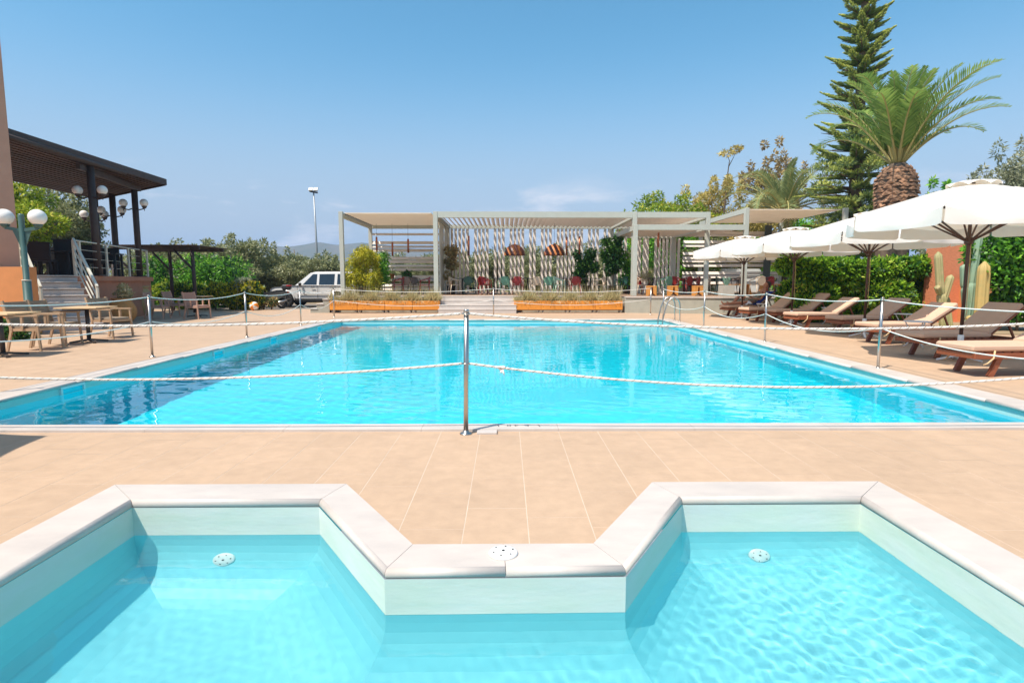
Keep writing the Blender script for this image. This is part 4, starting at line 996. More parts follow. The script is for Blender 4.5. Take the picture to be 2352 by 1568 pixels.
mat('white_metal', (0.75, 0.73, 0.70), 0.4, var=0.03)
mat('strap', (0.66, 0.45, 0.24), 0.9)
mat('cactus', (0.30, 0.32, 0.13), 0.7, col2=(0.46, 0.36, 0.18), vscale=5)
mat('cactus_blue', (0.20, 0.32, 0.22), 0.7, col2=(0.28, 0.36, 0.22), vscale=6)
mat('cactus_gold', (0.55, 0.36, 0.12), 0.7, col2=(0.42, 0.33, 0.12), vscale=5)
mat('brick_orange', (0.62, 0.215, 0.10), 0.85, var=0.12, vscale=9, bump=0.7, bscale=14, stretch=(1,1,3))
UR, UZ, UTOP, NP = 1.77, 2.30, 2.83, 8
def parasol(loc, rz, lab, proto=[None]):
    gr = 'white parasols by the pool'
    if proto[0]: return dup(proto[0], loc, rz, lab, gr)
    t = thing('parasol', lab, 'parasol', loc, rz, gr); proto[0] = t
    cv = MB(); NR, NA = 6, 8
    def surf(ai, u, f_):                                               # panel ai, u across 0..1, f_ 0 top .. 1 edge
        a0, a1 = 2*PI*ai/NP, 2*PI*(ai+1)/NP
        r = 0.24 + (UR-0.24)*f_
        p0, p1 = Vector((math.cos(a0),math.sin(a0),0))*r, Vector((math.cos(a1),math.sin(a1),0))*r
        p = p0.lerp(p1, u); z = UTOP-0.07 + (UZ-UTOP+0.07)*f_
        sg = 4*u*(1-u)*f_; p = p*(1-0.045*sg); p.z = z - 0.10*sg*f_ ; return p
    for ai in range(NP):
        vs_ = [surf(ai, j/NA, i/NR) for i in range(NR+1) for j in range(NA+1)]
        cv.add(vs_, [(i*(NA+1)+j, (i+1)*(NA+1)+j, (i+1)*(NA+1)+j+1, i*(NA+1)+j+1) for i in range(NR) for j in range(NA)], True)
    cn_ = cv.build('canopy', 'parasol_cloth', t)
    for ai in range(NP):                                               # hanging valance, one flap on each side
        vl = MB(); N = 20; vs_ = []
        for j in range(N+1):
            u = 0.012+0.976*j/N; e = surf(ai, u, 1.0); o_ = Vector((e.x,e.y,0)).normalized()
            ed = min(u, 1-u); rd = max(0.0, 1-ed/0.09); sc = (e.z-UZ) + 0.245 + 0.02*math.sin(PI*u) - 0.06*(1-math.sqrt(max(0,1-rd*rd)))
            for k in range(4):
                f_ = k/3; wv = 0.018*math.sin(PI*u)*math.sin(f_*2.6)+0.012*math.sin(u*13+ai*2)*f_
                vs_.append(e + o_*(wv+0.012*f_) + Vector((0,0,-sc*f_)))
        vl.add(vs_, [(j*4+k, (j+1)*4+k, (j+1)*4+k+1, j*4+k+1) for j in range(N) for k in range(3)], True); vl.build('valance', 'parasol_cloth', t)
    vt = MB(); N = 48; rings = []
    for r, z, am in ((0.02,UTOP+0.015,0),(0.16,UTOP-0.0,0.006),(0.28,UTOP-0.05,0.035),(0.35,UTOP-0.085,0.055)):
        rings.append([(r*math.cos(2*PI*j/N), r*math.sin(2*PI*j/N), z+am*abs(math.sin(2*PI*j/N*NP/2))) for j in range(N)])
    vt.add([p for q in rings for p in q], [(i*N+j, (i+1)*N+j, (i+1)*N+(j+1) % N, i*N+(j+1) % N) for i in range(3) for j in range(N)], True); vt.build('vent_cap', 'parasol_cloth', t)
    for ai in range(NP): MB().tube([surf(ai, 0.0, f_/6)+Vector((0,0,0.004)) for f_ in range(1, 7)], 0.007, 5).build('seam', 'parasol_cloth', t)
    MB().tube([(0,0,0.35),(0,0,UTOP-0.02)], 0.026, 12).build('pole', 'umbrella_wood', t)
    MB().lathe([(0.05,1.86),(0.06,1.88),(0.06,1.95),(0.045,1.97)], n=14).build('runner', 'umbrella_wood', t)
    for ai in range(NP):
        a = 2*PI*ai/NP; d = Vector((math.cos(a), math.sin(a), 0))
        MB().bar(d*0.05+Vector((0,0,UTOP-0.09)), d*(UR-0.02)+Vector((0,0,UZ-0.022)), 0.022, 0.03).build('rib', 'umbrella_wood', t)
        MB().bar(d*0.055+Vector((0,0,1.92)), d*1.0+Vector((0,0,UTOP-0.09+(UZ-UTOP+0.068)*0.5-0.02)), 0.02, 0.026).build('strut', 'umbrella_wood', t)
    MB().lathe([(0.042,0.04),(0.042,0.42),(0.032,0.43)], n=14).build('sleeve', 'white_metal', t)
    for k in range(4): a = k*PI/2+.4; MB().bar((0.03*math.cos(a),0.03*math.sin(a),0.10),(0.30*math.cos(a),0.30*math.sin(a),0.015),0.04,0.025).build('foot', 'white_metal', t)
    MB().tube([(0.035,-0.02,1.95),(0.05,-0.03,1.5),(0.045,-0.03,1.05),(0.04,-0.03,0.95),(0.07,-0.04,0.80),(0.05,-0.02,0.66)], 0.006, 6).build('cord', 'strap', t)
    return t
def ux(d, Y): return A(d, 760, Y).x
U_ = [(ux(2208,9.0), 9.0, 'white parasol nearest the camera over the shaded lounger'), (ux(1984,13.0), 13.0, 'white parasol in front of the variegated hedge'),
      (ux(1816,16.7), 16.7, 'white parasol at the hedge end'), (ux(1702,19.9), 19.9, 'white parasol over the reclining person')]
for x, y, lab in U_: parasol((x, y, 0), R(40)+0.06*math.sin(y), lab)
parasol((-6.02, 2.55, 0), R(46)-PI/4*0, 'white parasol beside the childrens pool')
def lounger(loc, rz, lab, back=38, proto={}):
    gr = 'wooden sun loungers with tan cushions'
    if back in proto: return dup(proto[back], loc, rz, lab, gr)
    t = thing('sun_lounger', lab, 'sun lounger', loc, rz, gr); proto[back] = t      # foot at x=0, head towards +x
    ba = R(back)
    for s in (-1,1): MB().box((0.98, s*0.30, 0.285),(1.92,0.035,0.075),bev=0.006).build('side_rail', 'lounger_wood', t)
    for x in (0.04,1.25,1.92): MB().box((x,0,0.285),(0.04,0.56,0.07)).build('cross_rail', 'lounger_wood', t)
    for i in range(9): MB().box((0.12+0.13*i,0,0.333),(0.09,0.58,0.02)).build('slat', 'lounger_wood', t)
    for s in (-1,1):
        MB().bar((0.42,s*0.26,0.26),(0.30,s*0.26,0.0),0.05,0.075).build('leg', 'lounger_wood', t)
        MB().bar((1.66,s*0.26,0.26),(1.70,s*0.26,0.10),0.04,0.06).build('leg', 'lounger_wood', t)
        MB().tube([(1.70,s*0.335,0.105),(1.70,s*0.375,0.105)],0.105,20).build('wheel', 'wheel_wood', t)
    MB().tube([(1.70,-0.34,0.105),(1.70,0.34,0.105)],0.012,8).build('axle', 'umbrella_wood', t)
    c = MB(); c.box((0.62,0,0.392),(1.27,0.62,0.085),bev=0.022); c.build('cushion', 'cushion', t)
    bx, bz = 1.22, 0.36; L = 0.78; dx, dz = math.cos(ba), math.sin(ba)
    MB().bar((bx,0,bz),(bx+dx*L,0,bz+dz*L),0.58,0.03).build('back_frame', 'lounger_wood', t)
    b = MB(); b.box((0,0,0),(L+0.02,0.62,0.085),bev=0.022); o = b.build('back_cushion', 'cushion', t, (bx+dx*(L/2)-dz*0.065, 0, bz+dz*(L/2)+dx*0.065)); o.rotation_euler = (0,-ba,0)
    for s in (-1,1): MB().bar((bx+dx*0.5,s*0.2,bz+dz*0.5-.02),(1.80,s*0.2,0.30),0.03,0.03).build('prop', 'lounger_wood', t)
    for s in (-1,1): MB().tube([(0.30,s*0.315,0.36),(0.28,s*0.325,0.26),(0.20,s*0.32,0.19),(0.16,s*0.30,0.17)],[.012,.012,.01,.006],5).build('strap', 'strap', t)
    return t
LR = R(9)
def lg(d, y, z, Y): return A(d, y, Y).x
for d, y, Y, lab, bk, rz in ((2192,790,7.75,'sun lounger in full sun in front of the first parasol',30,R(4)),(2086,778,9.55,'shaded sun lounger under the first parasol',38,R(6)),
        (1989,738,11.7,'sunlit sun lounger beside the cacti with round wooden wheels',30,LR),(1915,730,13.9,'shaded sun lounger in front of the hedge behind the second parasol',33,LR),
        (1815,720,15.55,'sun lounger between the second and third parasols',30,LR),(1768,718,17.4,'shaded sun lounger behind the third parasol',38,LR),
        (1708,708,18.4,'sun lounger beside the reclining person',38,LR),(1662,706,20.45,'sun lounger carrying the reclining person',38,LR)):
    lounger((lg(d,y,0.4,Y), Y, 0), rz, 'tan cushioned '+lab, bk)
def wire_table(x, y, lab, proto=[None]):
    gr = 'white wire side tables'
    if proto[0]: return dup(proto[0], (x,y,0), 0.3, lab, gr)
    t = thing('side_table', lab, 'side table', (x,y,0), 0, gr); proto[0] = t
    MB().lathe([(0.0001,0.50),(0.23,0.50),(0.24,0.508),(0.23,0.516),(0.0001,0.516)], n=24).build('top', 'white_metal', t)
    for k in range(3):
        a = k*2*PI/3+.5; c, s = math.cos(a), math.sin(a)
        MB().tube([(0.20*c,0.20*s,0.50),(0.15*c,0.15*s,0.40),(0.09*c,0.09*s,0.27),(0.11*c,0.11*s,0.12),(0.20*c,0.20*s,0.012)],0.011,7).build('leg', 'white_metal', t)
    MB().tube([(0.095*math.cos(a),0.095*math.sin(a),0.26) for a in [i*PI/6 for i in range(12)]],0.008,5,closed=True).build('ring', 'white_metal', t)
    return t
for d, Y, lab in ((2108,10.9,'white wire side table between the cactus lounger and the first parasol'),(2078,13.4,'white wire side table behind the sunlit cactus lounger'),(1905,16.6,'white wire side table in front of the hedge'),(1752,19.5,'white wire side table beside the reclining person')):
    wire_table(A(d,740,Y).x, Y, lab)
# blue towel and person on the last lounger
mat('towel_blue', (0.012, 0.035, 0.26), 0.95, var=0.15, vscale=12, bump=0.3, bscale=40)
mat('cloth_white', (0.62, 0.62, 0.68), 0.9, var=0.05)
mat('skin', (0.46, 0.20, 0.12), 0.55, var=0.08, vscale=12)
mat('hair_dark', (0.05, 0.025, 0.015), 0.7, var=0.2)
mat('dress', (0.27, 0.235, 0.185), 0.85, var=0.1)
nd, ld = MATS['dress'].node_tree.nodes, MATS['dress'].node_tree.links
vo = nd.new('ShaderNodeTexVoronoi'); vo.inputs['Scale'].default_value = 13; vo.distance = 'MANHATTAN'; rp = nd.new('ShaderNodeValToRGB')
for pos, c in ((0.0,(0.55,0.5,0.42,1)),(0.14,(0.03,0.025,0.02,1)),(0.30,(0.03,0.025,0.02,1)),(0.36,(0.30,0.26,0.20,1))):
    e_ = rp.color_ramp.elements.new(pos); e_.color = c
rp.color_ramp.elements.remove(rp.color_ramp.elements[0]); rp.color_ramp.elements[-1].color = (0.27,0.235,0.185,1)
tcd = nd.new('ShaderNodeTexCoord'); ld.new(tcd.outputs['Object'], vo.inputs['Vector']); ld.new(vo.outputs[0], rp.inputs[0]); ld.new(rp.outputs[0], nd['Principled BSDF'].inputs['Base Color'])
LX, LY = lg(1662,706,0.4,20.45), 20.45; MR = Matrix.Translation((LX,LY,0)) @ Matrix.Rotation(LR,4,'Z')
def skinned(name, verts, edges, rad, mt, parent=None, sub=2, root=0):
    me = bpy.data.meshes.new(name); me.from_pydata(verts, edges, []); o = bpy.data.objects.new(name, me); C.objects.link(o)
    m1 = o.modifiers.new('skin', 'SKIN'); m1.use_smooth_shade = True; sk = me.skin_vertices[0].data
    for i, r in enumerate(rad): sk[i].radius = (r, r) if not hasattr(r, '__len__') else r; sk[i].use_root = (i == root)
    m2 = o.modifiers.new('sub', 'SUBSURF'); m2.levels = sub; m2.render_levels = sub
    ev = o.evaluated_get(bpy.context.evaluated_depsgraph_get()); mesh = bpy.data.meshes.new_from_object(ev); bpy.data.objects.remove(o)
    mesh.materials.clear(); mesh.materials.append(MATS[mt]); o = link(name, mesh, parent); mesh.name = name; return o
# body lies with feet towards the foot end (x small), back on the raised rest, one knee drawn up
zs = 0.435
bv = [(1.08,0,zs+0.10),(1.26,0,zs+0.20),(1.42,0,zs+0.36),(1.55,0,zs+0.49),(1.60,0,zs+0.56),(1.655,0,zs+0.65),
      (1.03,0.09,zs+0.09),(0.70,0.11,zs+0.36),(0.46,0.11,zs+0.10),(0.30,0.10,zs+0.035),(0.16,0.10,zs+0.12),
      (1.03,-0.09,zs+0.09),(0.60,-0.11,zs+0.075),(0.20,-0.10,zs+0.05),(-0.10,-0.10,zs+0.045),(-0.16,-0.11,zs+0.15),
      (1.50,0.19,zs+0.45),(1.28,0.27,zs+0.26),(1.06,0.22,zs+0.33),(1.50,-0.19,zs+0.45),(1.26,-0.28,zs+0.20),(1.02,-0.20,zs+0.24)]
be = [(0,1),(1,2),(2,3),(3,4),(4,5),(0,6),(6,7),(7,8),(8,9),(9,10),(0,11),(11,12),(12,13),(13,14),(14,15),(3,16),(16,17),(17,18),(3,19),(19,20),(20,21)]
br = [0.125,0.11,0.125,0.085,0.048,0.075,0.09,0.06,0.052,0.033,0.022,0.09,0.06,0.05,0.033,0.022,0.055,0.038,0.028,0.055,0.038,0.028]
per = thing('person', 'person in a patterned dress reclining on a lounger with one knee up', 'person', (LX,LY,0), LR)
skinned('body', bv, be, br, 'skin', per)
skinned('dress', [(1.00,0,zs+0.105),(1.12,0,zs+0.115),(1.26,0,zs+0.20),(1.42,0,zs+0.36),(1.50,0,zs+0.445),(0.86,0.10,zs+0.22),(0.80,-0.10,zs+0.085)], [(0,1),(1,2),(2,3),(3,4),(0,5),(0,6)], [0.155,0.15,0.135,0.148,0.12,0.10,0.10], 'dress', per)
hd = MB(); hd.ball((0,0,0),0.105,16,10,1.18); ho = hd.build('head', 'skin', per, (1.66,0,zs+0.70)); ho.rotation_euler = (0,0.35,0)
hr_ = MB(); hr_.ball((0.022,0,0.02),0.116,16,10,1.12); h2 = hr_.build('hair', 'hair_dark', per, (1.685,0,zs+0.715)); h2.rotation_euler = (0,0.35,0)
nz_ = MB(); nz_.add([(-0.098,-0.012,-0.025),(-0.098,0.012,-0.025),(-0.128,0,-0.022),(-0.10,0,0.03)],[(0,2,3),(1,3,2),(0,1,2)],True); nz_.build('nose', 'skin', ho)
for hy, base in ((0.22,(1.06,0.22,zs+0.33)),(-0.20,(1.02,-0.20,zs+0.24))):
    hv, he, hrd = [base, (base[0]-0.07,base[1]*0.9,base[2]+0.005)], [(0,1)], [0.026,0.036]
    for k in range(4):
        o = len(hv); yk = base[1]*0.9+(k-1.5)*0.019; ln = (0.065,0.075,0.07,0.055)[k]
        hv += [(base[0]-0.095,yk,base[2]+0.002),(base[0]-0.10-ln*0.6,yk,base[2]-0.012),(base[0]-0.095-ln,yk,base[2]-0.035)]; he += [(1,o),(o,o+1),(o+1,o+2)]; hrd += [0.010,0.009,0.0075]
    o = len(hv); sg = -1 if base[1] > 0 else 1
    hv += [(base[0]-0.05,base[1]*0.9+sg*0.04,base[2]),(base[0]-0.09,base[1]*0.9+sg*0.055,base[2]-0.012)]; he += [(1,o),(o,o+1)]; hrd += [0.011,0.008]
    skinned('hand', hv, he, hrd, 'skin', per, 1)
def cloth_patch(name, f, nu, nv, mt, lab, cat):
    vs_ = [MR @ Vector(f(i/nu, j/nv)) for i in range(nu+1) for j in range(nv+1)]
    mb = MB(); mb.add(vs_, [(i*(nv+1)+j,(i+1)*(nv+1)+j,(i+1)*(nv+1)+j+1,i*(nv+1)+j+1) for i in range(nu) for j in range(nv)], True); o = mb.build(name, mt); s = o.modifiers.new('thick','SOLIDIFY'); s.thickness = 0.012; return tag(o, lab, cat)
bdx, bdz = math.cos(R(38)), math.sin(R(38))
def towel(u, v):
    s_ = -0.25+1.12*u; y = -0.345+0.69*v
    base = Vector((1.22+bdx*s_-bdz*0.125, y, 0.36+bdz*s_+bdx*0.125)) if s_ > 0 else Vector((1.20+s_, y, 0.452))
    if s_ > 0.78: base = Vector((1.22+bdx*0.80-bdz*0.10+0.05, y, 0.36+bdz*0.78+bdx*0.10-(s_-0.78)*2.2))
    return base + Vector((0,0,0.008*math.sin(u*17+v*5)+0.006*math.sin(v*23)+0.008))
cloth_patch('towel', towel, 26, 18, 'towel_blue', 'dark blue towel draped over the lounger back', 'towel')
cloth_patch('paper_bag', lambda u, v: (0.72+0.26*u, -0.30+0.22*v, 0.45+0.15*math.sin(PI*u)*math.sin(PI*(0.15+0.7*v))*(0.7+0.3*math.sin(9*u+4*v))), 12, 10, 'cloth_white', 'crumpled white cloth beside the person', 'cloth')
# terracotta wall and pillar behind the cacti
wp = A(2183,640,17.6); tw = thing('garden_wall', 'terracotta garden wall with a tall pillar behind the cacti', 'wall', (wp.x, 17.6, 0))
MB().box((0,0.3,1.35),(0.75,0.6,2.74)).build('pillar', 'brick_orange', tw)
x2 = A(2284,700,15.6).x - wp.x
MB().prism([(0.376,0.0),(x2,-2.0),(x2+0.2,-1.75),(0.376,0.3)],-0.02,1.42).build('low_wall', 'orange_wall', tw)
MB().prism([(0.378,-0.04),(x2,-2.05),(x2+0.22,-1.72),(0.378,0.34)],1.422,1.475).build('wall_cap', 'orange_wall', tw)
def cactus(name, stems, mt, lab, loc):
    t = thing(name, lab, 'cactus', loc)
    for (p, q, r) in stems:
        p, q = Vector(p), Vector(q); d = (q-p); L = d.length; d.normalize(); a = Vector((1,0,0)) if abs(d.x) < .8 else Vector((0,1,0)); x = d.cross(a).normalized(); y = d.cross(x)
        mb = MB(); NR_, K = 14, 28; vs_ = []
        for i in range(NR_+1):
            f_ = i/NR_; rr = r*min(1, (0.75+f_*2))*(1 if f_ < .86 else math.sqrt(max(0.02, 1-((f_-.86)/.14)**2)))
            for j in range(K):
                an = 2*PI*j/K; w = rr*(1+0.16*math.cos(an*7)); vs_.append(p+d*(L*f_)+(x*math.cos(an)+y*math.sin(an))*w)
        mb.add(vs_, [(i*K+j,i*K+(j+1) % K,(i+1)*K+(j+1) % K,(i+1)*K+j) for i in range(NR_) for j in range(K)], True); mb.build('stem', mt, t)
    return t
g = A(2172,735,14.9); cactus('column_cactus', [((0,0,0),(-0.18,0,1.0),0.10),((-0.18,0,0.9),(-0.34,0,2.05),0.085),((-0.12,0,0.7),(0.02,-.05,1.45),0.08),((-0.2,0,0.95),(-0.38,-.1,1.15),0.07),((0.12,0,0),(0.02,.1,0.9),0.09)], 'cactus', 'slender leaning column cactus beside the hedge', (g.x,14.9,0))
g = A(2222,735,14.7); cactus('column_cactus', [((0,0,0),(0.05,0,1.3),0.10),((0.04,0,1.1),(0.16,0,2.75),0.075),((0,0,0.3),(-0.14,0,1.15),0.085),((-0.05,0.1,1.1),(-0.12,0.1,1.72),0.09),((0.1,0,0.9),(0.35,0,1.55),0.07),((0.1,0,0.6),(0.28,0,1.2),0.06)], 'cactus_blue', 'tall blue green cactus behind the first parasol pole', (g.x,14.7,0))
g = A(2252,738,14.3); cactus('column_cactus', [((0,0,0),(-0.02,0,1.78),0.125),((0.3,0,0.0),(0.62,0,0.72),0.075),((-0.15,0,0),(-0.32,0,0.42),0.07),((0.1,.1,0),(0.15,.1,0.5),0.08)], 'cactus_gold', 'thick golden ribbed cactus against the terracotta wall', (g.x,14.3,0))
bed = MB().prism([(9.6,14.0),(13.6,13.2),(14.4,17.4),(9.8,17.4)],0.003,0.03).build('planting_bed', 'soil'); tag(bed, kind='structure')
# ================================================================== planting
mat('bark', (0.13, 0.09, 0.06), 0.9, var=0.3, vscale=8, bump=0.6, bscale=20, stretch=(1,1,0.3))
mat('bark_grey', (0.16, 0.13, 0.105), 0.9, var=0.3, vscale=8, bump=0.6, bscale=20)
leafmat('leaf_olive', (0.085, 0.10, 0.04), (0.23, 0.235, 0.11), (0.38, 0.36, 0.23))
leafmat('leaf_olive_grey', (0.12, 0.14, 0.085), (0.26, 0.27, 0.18), (0.38, 0.37, 0.28))
leafmat('leaf_green', (0.03, 0.11, 0.012), (0.14, 0.33, 0.025), (0.30, 0.45, 0.05))
leafmat('leaf_lime', (0.05, 0.12, 0.008), (0.25, 0.30, 0.02), (0.50, 0.42, 0.06))
leafmat('leaf_yellow', (0.16, 0.17, 0.012), (0.46, 0.38, 0.02), (0.66, 0.50, 0.10))
leafmat('leaf_hedge', (0.035, 0.12, 0.010), (0.21, 0.33, 0.02), (0.55, 0.48, 0.09))
leafmat('leaf_bamboo', (0.12, 0.14, 0.008), (0.38, 0.34, 0.015), (0.54, 0.46, 0.06), trans=0.4)
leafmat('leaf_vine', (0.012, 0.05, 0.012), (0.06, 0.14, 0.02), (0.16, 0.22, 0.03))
leafmat('leaf_dry', (0.20, 0.18, 0.08), (0.46, 0.39, 0.21), (0.52, 0.42, 0.28), trans=0.3)
leafmat('leaf_pine', (0.07, 0.12, 0.06), (0.30, 0.34, 0.08), (0.52, 0.50, 0.14), trans=0.38)
leafmat('leaf_pine_low', (0.018, 0.045, 0.014), (0.07, 0.11, 0.018), (0.17, 0.16, 0.03), trans=0.15)
leafmat('leaf_palm', (0.07, 0.14, 0.03), (0.24, 0.32, 0.075), (0.42, 0.44, 0.17), trans=0.45)
leafmat('leaf_palm_dry', (0.10, 0.13, 0.05), (0.24, 0.27, 0.11), (0.36, 0.33, 0.18), trans=0.25)
leafmat('leaf_gold', (0.20, 0.16, 0.04), (0.42, 0.33, 0.10), (0.60, 0.47, 0.22), trans=0.35)
leafmat('leaf_rust', (0.17, 0.12, 0.045), (0.30, 0.22, 0.09), trans=0.2)

def rnd_unit(n):
    v = RNG.normal(size=(n,3)); return v/np.linalg.norm(v, axis=1, keepdims=True)
def leaf_quads(P, D, L, Wd, up=None):
    """diamond leaves: base P, direction D, length L, width Wd"""
    n = len(P); r = rnd_unit(n); S = np.cross(D, r); S /= np.linalg.norm(S, axis=1, keepdims=True)+1e-9
    L = np.broadcast_to(np.asarray(L, float), (n,))[:,None]; Wd = np.broadcast_to(np.asarray(Wd, float), (n,))[:,None]
    V = np.stack([P, P+D*L*0.45+S*Wd/2, P+D*L, P+D*L*0.45-S*Wd/2], 1).reshape(-1,3)
    return V, np.arange(4*n).reshape(n,4)
def clump_leaves(clumps, per, L, Wd, out=0.55, droop=0.0, tint_top=0.0):
    """leaves on and in a set of clumps (centre, radius xyz); returns V, F, tint"""
    Ps, Ds, Ts = [], [], []
    tot = sum(c[1][0]*c[1][2] for c in clumps)
    for c, r in clumps:
        n = max(12, int(per*len(clumps)*(r[0]*r[2])/tot)); u = rnd_unit(n); rad = RNG.uniform(0.35, 1.0, n)**0.5
        rad = rad*(1+0.18*np.sin(u[:,0]*5+c[0]*3)*np.sin(u[:,2]*6+c[1]*2)*1.0)
        P = np.array(c)+u*rad[:,None]*np.array(r); D = u*out+rnd_unit(n)*(1-out)*1.4; D[:,2] -= droop; D /= np.linalg.norm(D, axis=1, keepdims=True)+1e-9
        Ps.append(P); Ds.append(D); tc_ = RNG.uniform(-0.15, 0.15); Ts.append(np.clip(RNG.beta(2,2.2,n)+tc_+tint_top*u[:,2], 0, 1))
    P, D, T = np.concatenate(Ps), np.concatenate(Ds), np.concatenate(Ts)
    n = len(P); V, F = leaf_quads(P, D, L*RNG.uniform(.6,1.3,n), Wd*RNG.uniform(.6,1.3,n)); return V, F, T
def crown_clumps(c, r, n, cr, flat=0.8):
    out = []
    for i in range(n):
        u = rnd_unit(1)[0]; k = RNG.uniform(0.25, 1.0)**0.6; s = cr*RNG.uniform(0.6, 1.35)
        out.append(((c[0]+u[0]*k*r[0], c[1]+u[1]*k*r[1], c[2]+u[2]*k*r[2]), (s*r[0], s*r[1], s*r[2]*flat)))
    return out
def tree(name, lab, cat, x, y, h, r, mt, n_cl=16, per=260, L=0.16, Wd=0.07, trunk_h=None, trunk_r=0.13, group=None, cr=0.34, bark='bark', limbs=5, droop=0.1, z=0.0, wisps=10, tilt=0.0):
    t = thing(name, lab, cat, (x, y, z), 0, group); th = trunk_h if trunk_h is not None else h*0.35
    c = (0, 0, (th*0.8+h)/2); rr = (r, r*0.9, (h-th*0.8)/2)
    cl = crown_clumps(c, rr, n_cl, cr)
    for i in range(wisps):                                            # shoots that break the outline
        u = rnd_unit(1)[0]; u[2] = abs(u[2])*1.1+0.1; cl.append(((c[0]+u[0]*rr[0]*1.0, c[1]+u[1]*rr[1], c[2]+u[2]*rr[2]*1.02), (r*0.07, r*0.07, r*0.16)))
    V, F, T = clump_leaves(cl, per, L, Wd, droop=droop, tint_top=0.15); npmesh('crown', V, F, mt, t, T)
    tb = MB(); lean = tilt
    tb.tube([(0,0,-0.05),(0.04+lean*.3,0.02,th*0.5),(lean,0,th)], [trunk_r*1.25,trunk_r,trunk_r*0.85], 9); tb.build('trunk', bark, t)
    for i in range(limbs):
        q = cl[i*2 % len(cl)][0]; a = Vector((lean,0,th*0.92)); q = Vector(q); m = a.lerp(q, 0.5)+Vector((0,0,-0.08*h*0.3))
        MB().tube([a, m, q], [trunk_r*0.62, trunk_r*0.4, trunk_r*0.12], 6).build('limb', bark, t)
    return t
def hedge(name, lab, cat, boxes, mt, per, L, Wd, group=None, loc=(0,0,0), core='leaf_vine', kind=None):
    t = thing(name, lab, cat, loc, 0, group); V, F, T = clump_leaves(boxes, per, L, Wd, out=0.6, tint_top=0.12); npmesh('foliage', V, F, mt, t, T)
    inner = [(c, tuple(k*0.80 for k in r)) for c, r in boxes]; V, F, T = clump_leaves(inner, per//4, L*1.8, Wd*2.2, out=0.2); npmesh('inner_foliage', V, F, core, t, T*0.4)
    for i in range(3):
        c = boxes[i*len(boxes)//3][0]; MB().tube([(c[0],c[1],-0.02),(c[0]+.05,c[1],max(0.2,c[2]*0.9))],[0.035,0.015],6).build('stem', 'bark', t)
    return t
# --- variegated hedge behind the loungers
bx = []
for i in range(34):
    d = RNG.uniform(1802, 2148); Y = 18.0 + RNG.uniform(0, 1.6); f_ = (d-1802)/346; zmax = 2.05 if f_ > .06 else 1.75
    z = RNG.uniform(0.3, zmax-0.32); bx.append(((A(d,650,Y).x, Y, z), (RNG.uniform(.38,.6), .45, RNG.uniform(.34,.5))))
for i in range(11): d = 1815+i*32; bx.append(((A(d,650,18.3).x, 18.3, 1.72+RNG.uniform(-.1,.08)), (.5,.45,.36)))
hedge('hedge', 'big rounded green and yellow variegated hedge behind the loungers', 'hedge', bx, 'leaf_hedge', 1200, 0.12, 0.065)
# --- tall shrub at the right edge, silvery olive behind it
bx = []
for i in range(26): bx.append(((A(RNG.uniform(2300,2420),650,14.2).x+RNG.uniform(-.2,.5), 14.2+RNG.uniform(-.5,.7), RNG.uniform(0.35,2.5)), (.5,.45,.45)))
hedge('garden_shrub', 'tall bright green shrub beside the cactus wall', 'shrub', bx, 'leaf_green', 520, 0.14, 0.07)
p = A(2235,600,19.5); tree('olive_tree', 'silvery olive tree behind the terracotta pillar', 'tree', p.x+0.5, 19.5, 3.3, 1.6, 'leaf_olive_grey', 20, 420, 0.12, 0.045, 0.8)
p = A(2350,500,24); tree('olive_tree', 'tall pale olive tree above the nearest parasol', 'tree', p.x+0.9, 24, 7.0, 2.7, 'leaf_olive_grey', 24, 520, 0.20, 0.07, 2.2, wisps=16)
p = A(2145,450,34); tree('garden_tree', 'low round dark green tree seen between palm and parasol', 'tree', p.x, 34, 6.6, 1.7, 'leaf_green', 10, 260, 0.25, 0.12, 3)
# --- left hedges
def rowbush(name, lab, d0, d1, Y, ztop, mt, n, per, L, Wd, dep=0.8, r=0.5):
    bx = []
    for i in range(n):
        d = RNG.uniform(d0, d1); yy = Y+RNG.uniform(0,dep); bx.append(((A(d,650,yy).x, yy, RNG.uniform(0.25,max(.3,ztop-r*.7))), (r*RNG.uniform(.8,1.3), r, r*RNG.uniform(.7,1.0))))
    return hedge(name, lab, 'shrub', bx, mt, per, L, Wd)
rowbush('oleander_hedge', 'tall bright green oleander hedge behind the timber pergola', 338, 545, 28.0, 2.65, 'leaf_green', 30, 420, 0.20, 0.055, 1.4, 0.75)
rowbush('yellow_shrub', 'low yellow green shrubs around the timber pergola posts', 360, 470, 26.4, 1.45, 'leaf_lime', 16, 420, 0.13, 0.06, 0.6, 0.45)
rowbush('yellow_shrub', 'golden yellow shrub beside the beach ball', 470, 596, 25.6, 1.30, 'leaf_yellow', 18, 460, 0.12, 0.06, 0.6, 0.42)
rowbush('ground_shrub', 'dry low shrub between the ball and the scooter', 590, 628, 25.9, 0.55, 'leaf_rust', 7, 200, 0.10, 0.04, 0.4, 0.22)
# pale dry flower stalks
t = thing('dry_flowers', 'pale dry flower stalks beside the yellow shrub', 'plant', (A(560,690,25.7).x, 25.7, 0))
for i in range(7):
    x, y = random.uniform(-.35,.35), random.uniform(-.2,.2); hh = random.uniform(1.1,1.75)
    MB().tube([(x,y,0),(x+.05,y,hh*.6),(x+random.uniform(-.1,.1),y,hh)],[.012,.01,.004],5).build('stalk', 'dry_green', t)
cl = [((random.uniform(-.45,.45),random.uniform(-.2,.2),random.uniform(.9,1.35)),(.13,.13,.10)) for _ in range(10)]
V, F, T = clump_leaves(cl, 90, 0.10, 0.05); npmesh('flower_heads', V, F, 'leaf_olive_grey', t, T)
